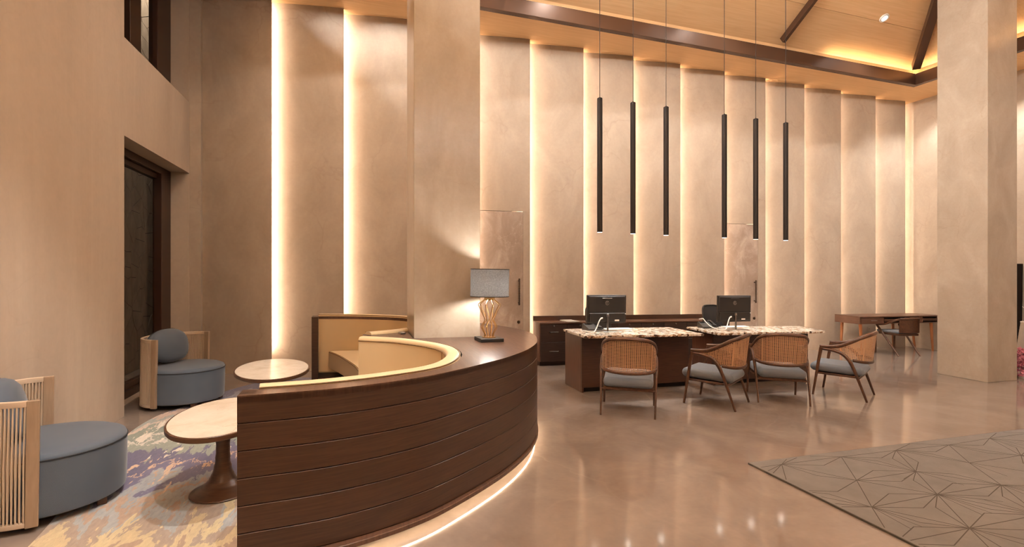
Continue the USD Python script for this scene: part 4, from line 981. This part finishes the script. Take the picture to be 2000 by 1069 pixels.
for s in (-1, 1):
    part('front_leg', tube(spline([(s * 0.20, 0.10, 0.425), (s * 0.215, 0.215, 0.42), (s * 0.222, 0.245, 0.37), (s * 0.225, 0.25, 0.0)], 5), 0.018, 8), M['chair_wood'], fc)
    part('slanted_leg', bar((s * 0.265, 0.19, 0.565), (s * 0.245, -0.27, 0.0), 0.021, 0.015, n=10), M['chair_wood'], fc)
    part('arm', tube(spline([(s * 0.265, 0.20, 0.568), (s * 0.275, 0.0, 0.60), (s * 0.265, -0.15, 0.665), (s * 0.22, -0.26, 0.715)], 5), 0.02, 8, 0.7), M['chair_wood'], fc)
part('back_rail', tube(spline([(0.22, -0.26, 0.715), (0.1, -0.30, 0.725), (0, -0.31, 0.727), (-0.1, -0.30, 0.725), (-0.22, -0.26, 0.715)], 5), 0.02, 8, 0.7), M['chair_wood'], fc)
part('back_panel', sweep(np.array([(0.23, -0.25), (0.15, -0.285), (0.0, -0.30), (-0.15, -0.285), (-0.23, -0.25)]), rrect(-0.008, 0.008, 0.45, 0.705, 0.004, 3)), M['chair_wood'], fc, smooth=40)
part('seat_frame', bx((-0.23, -0.25, 0.39), (0.23, 0.24, 0.43), 0.008), M['chair_wood'], fc)
part('seat', bx((-0.235, -0.24, 0.43), (0.235, 0.235, 0.475), 0.018), M['seat_fabric'], fc)
so = thing('wall_socket', 'small pale wall socket under the far writing desk', 'socket', (10.37, 7.755, 0.42))
zz = float(profile(9.575 - SLOT, 10.55, np.array((10.37 - 9.575 + SLOT) / (0.975 + SLOT)))[1]); so.GetAttribute('xformOp:transform').Set(place_matrix(10.37, zz, 0.42, 0.12))
part('plate', bx((-0.045, -0.008, -0.04), (0.045, 0.002, 0.04), 0.003), M['wall_stone'], so)
for x in (-0.02, 0.014): part('socket_hole', bx((x, -0.0095, -0.012), (x + 0.006, -0.0078, 0.012)), M['black_plastic'], so)

# ---- right edge: dark screen, lantern and flowers beyond the column
sc = thing('folding_panel', 'tall dark timber panel standing behind the right column', 'panel', (11.45, 6.35, 0), 0.0)
part('panel_board', bx((-0.03, -0.54, 0.06), (0.03, 0.55, 1.80), 0.004), M['dark_panel'], sc)
part('panel_foot', cat(bx((-0.15, -0.46, 0), (0.15, -0.40, 0.06), 0.004), bx((-0.15, 0.44, 0), (0.15, 0.50, 0.06), 0.004)), M['black_metal'], sc)
ln = thing('lantern', 'tall tapered pale grey woven lantern with a wire handle beside the right column', 'lantern', (10.36, 5.10))
part('lantern_body', lathe([(0, 0.11), (0.215, 0.11), (0.22, 0.12), (0.15, 0.82), (0.146, 0.82), (0.20, 0.13), (0, 0.12)], 40), M['lantern'], ln, smooth=40)
part('rim', tube([(0.15 * math.cos(t), 0.15 * math.sin(t), 0.825) for t in np.linspace(0, 2 * PI, 40)], 0.008, 6), M['white_plastic'], ln)
part('wire_handle', tube(spline([(-0.15, 0, 0.83), (-0.20, 0.0, 0.90), (-0.19, 0, 0.93), (-0.11, 0, 0.95), (-0.05, 0, 0.94), (-0.13, 0.02, 1.02), (-0.23, 0.03, 1.08)], 6), 0.006, 6), M['white_plastic'], ln)
for k in range(3):
    a = 2 * PI * k / 3 + 2.6; part('foot', bar((0.15 * math.cos(a), 0.15 * math.sin(a), 0.115), (0.21 * math.cos(a), 0.21 * math.sin(a), 0), 0.011), M['white_plastic'], ln)
fw = thing('flower_arrangement', 'heap of pink and crimson blossoms around the foot of the grey lantern', 'flowers', (9.80, 4.88))
def petals(n, seed, lo, hi):
    r_ = np.random.default_rng(seed); V, F = [], []
    for _ in range(n):
        a, rr, z = r_.uniform(0, 2 * PI), 0.20 * math.sqrt(r_.uniform(0.05, 1)), r_.uniform(lo, hi)
        rr *= 1 - 0.55 * max(0, (z - 0.2) / 0.3)
        c = np.array([rr * math.cos(a), rr * math.sin(a), z]); 
        for k in range(5):
            d = r_.normal(size=3); d /= np.linalg.norm(d); e = np.cross(d, r_.normal(size=3)); e /= np.linalg.norm(e); f = np.cross(d, e)
            L, W = r_.uniform(0.028, 0.045), r_.uniform(0.012, 0.02); b = len(V)
            V += [c, c + d * L * 0.6 + e * W, c + d * L + f * 0.006, c + d * L * 0.6 - e * W]; F += [[b, b + 1, b + 2], [b, b + 2, b + 3]]
    return trimesh.Trimesh(np.array(V), np.array(F), process=False)
part('pink_blossom', petals(150, 3, 0.05, 0.46), M['blossom'], fw, smooth=False, kind='stuff')
part('crimson_blossom', petals(110, 4, 0.03, 0.42), M['blossom_dark'], fw, smooth=False, kind='stuff')
part('pot', lathe([(0, 0), (0.10, 0), (0.12, 0.09), (0.11, 0.09), (0.09, 0.02), (0, 0.02)], 24), M['white_plastic'], fw)
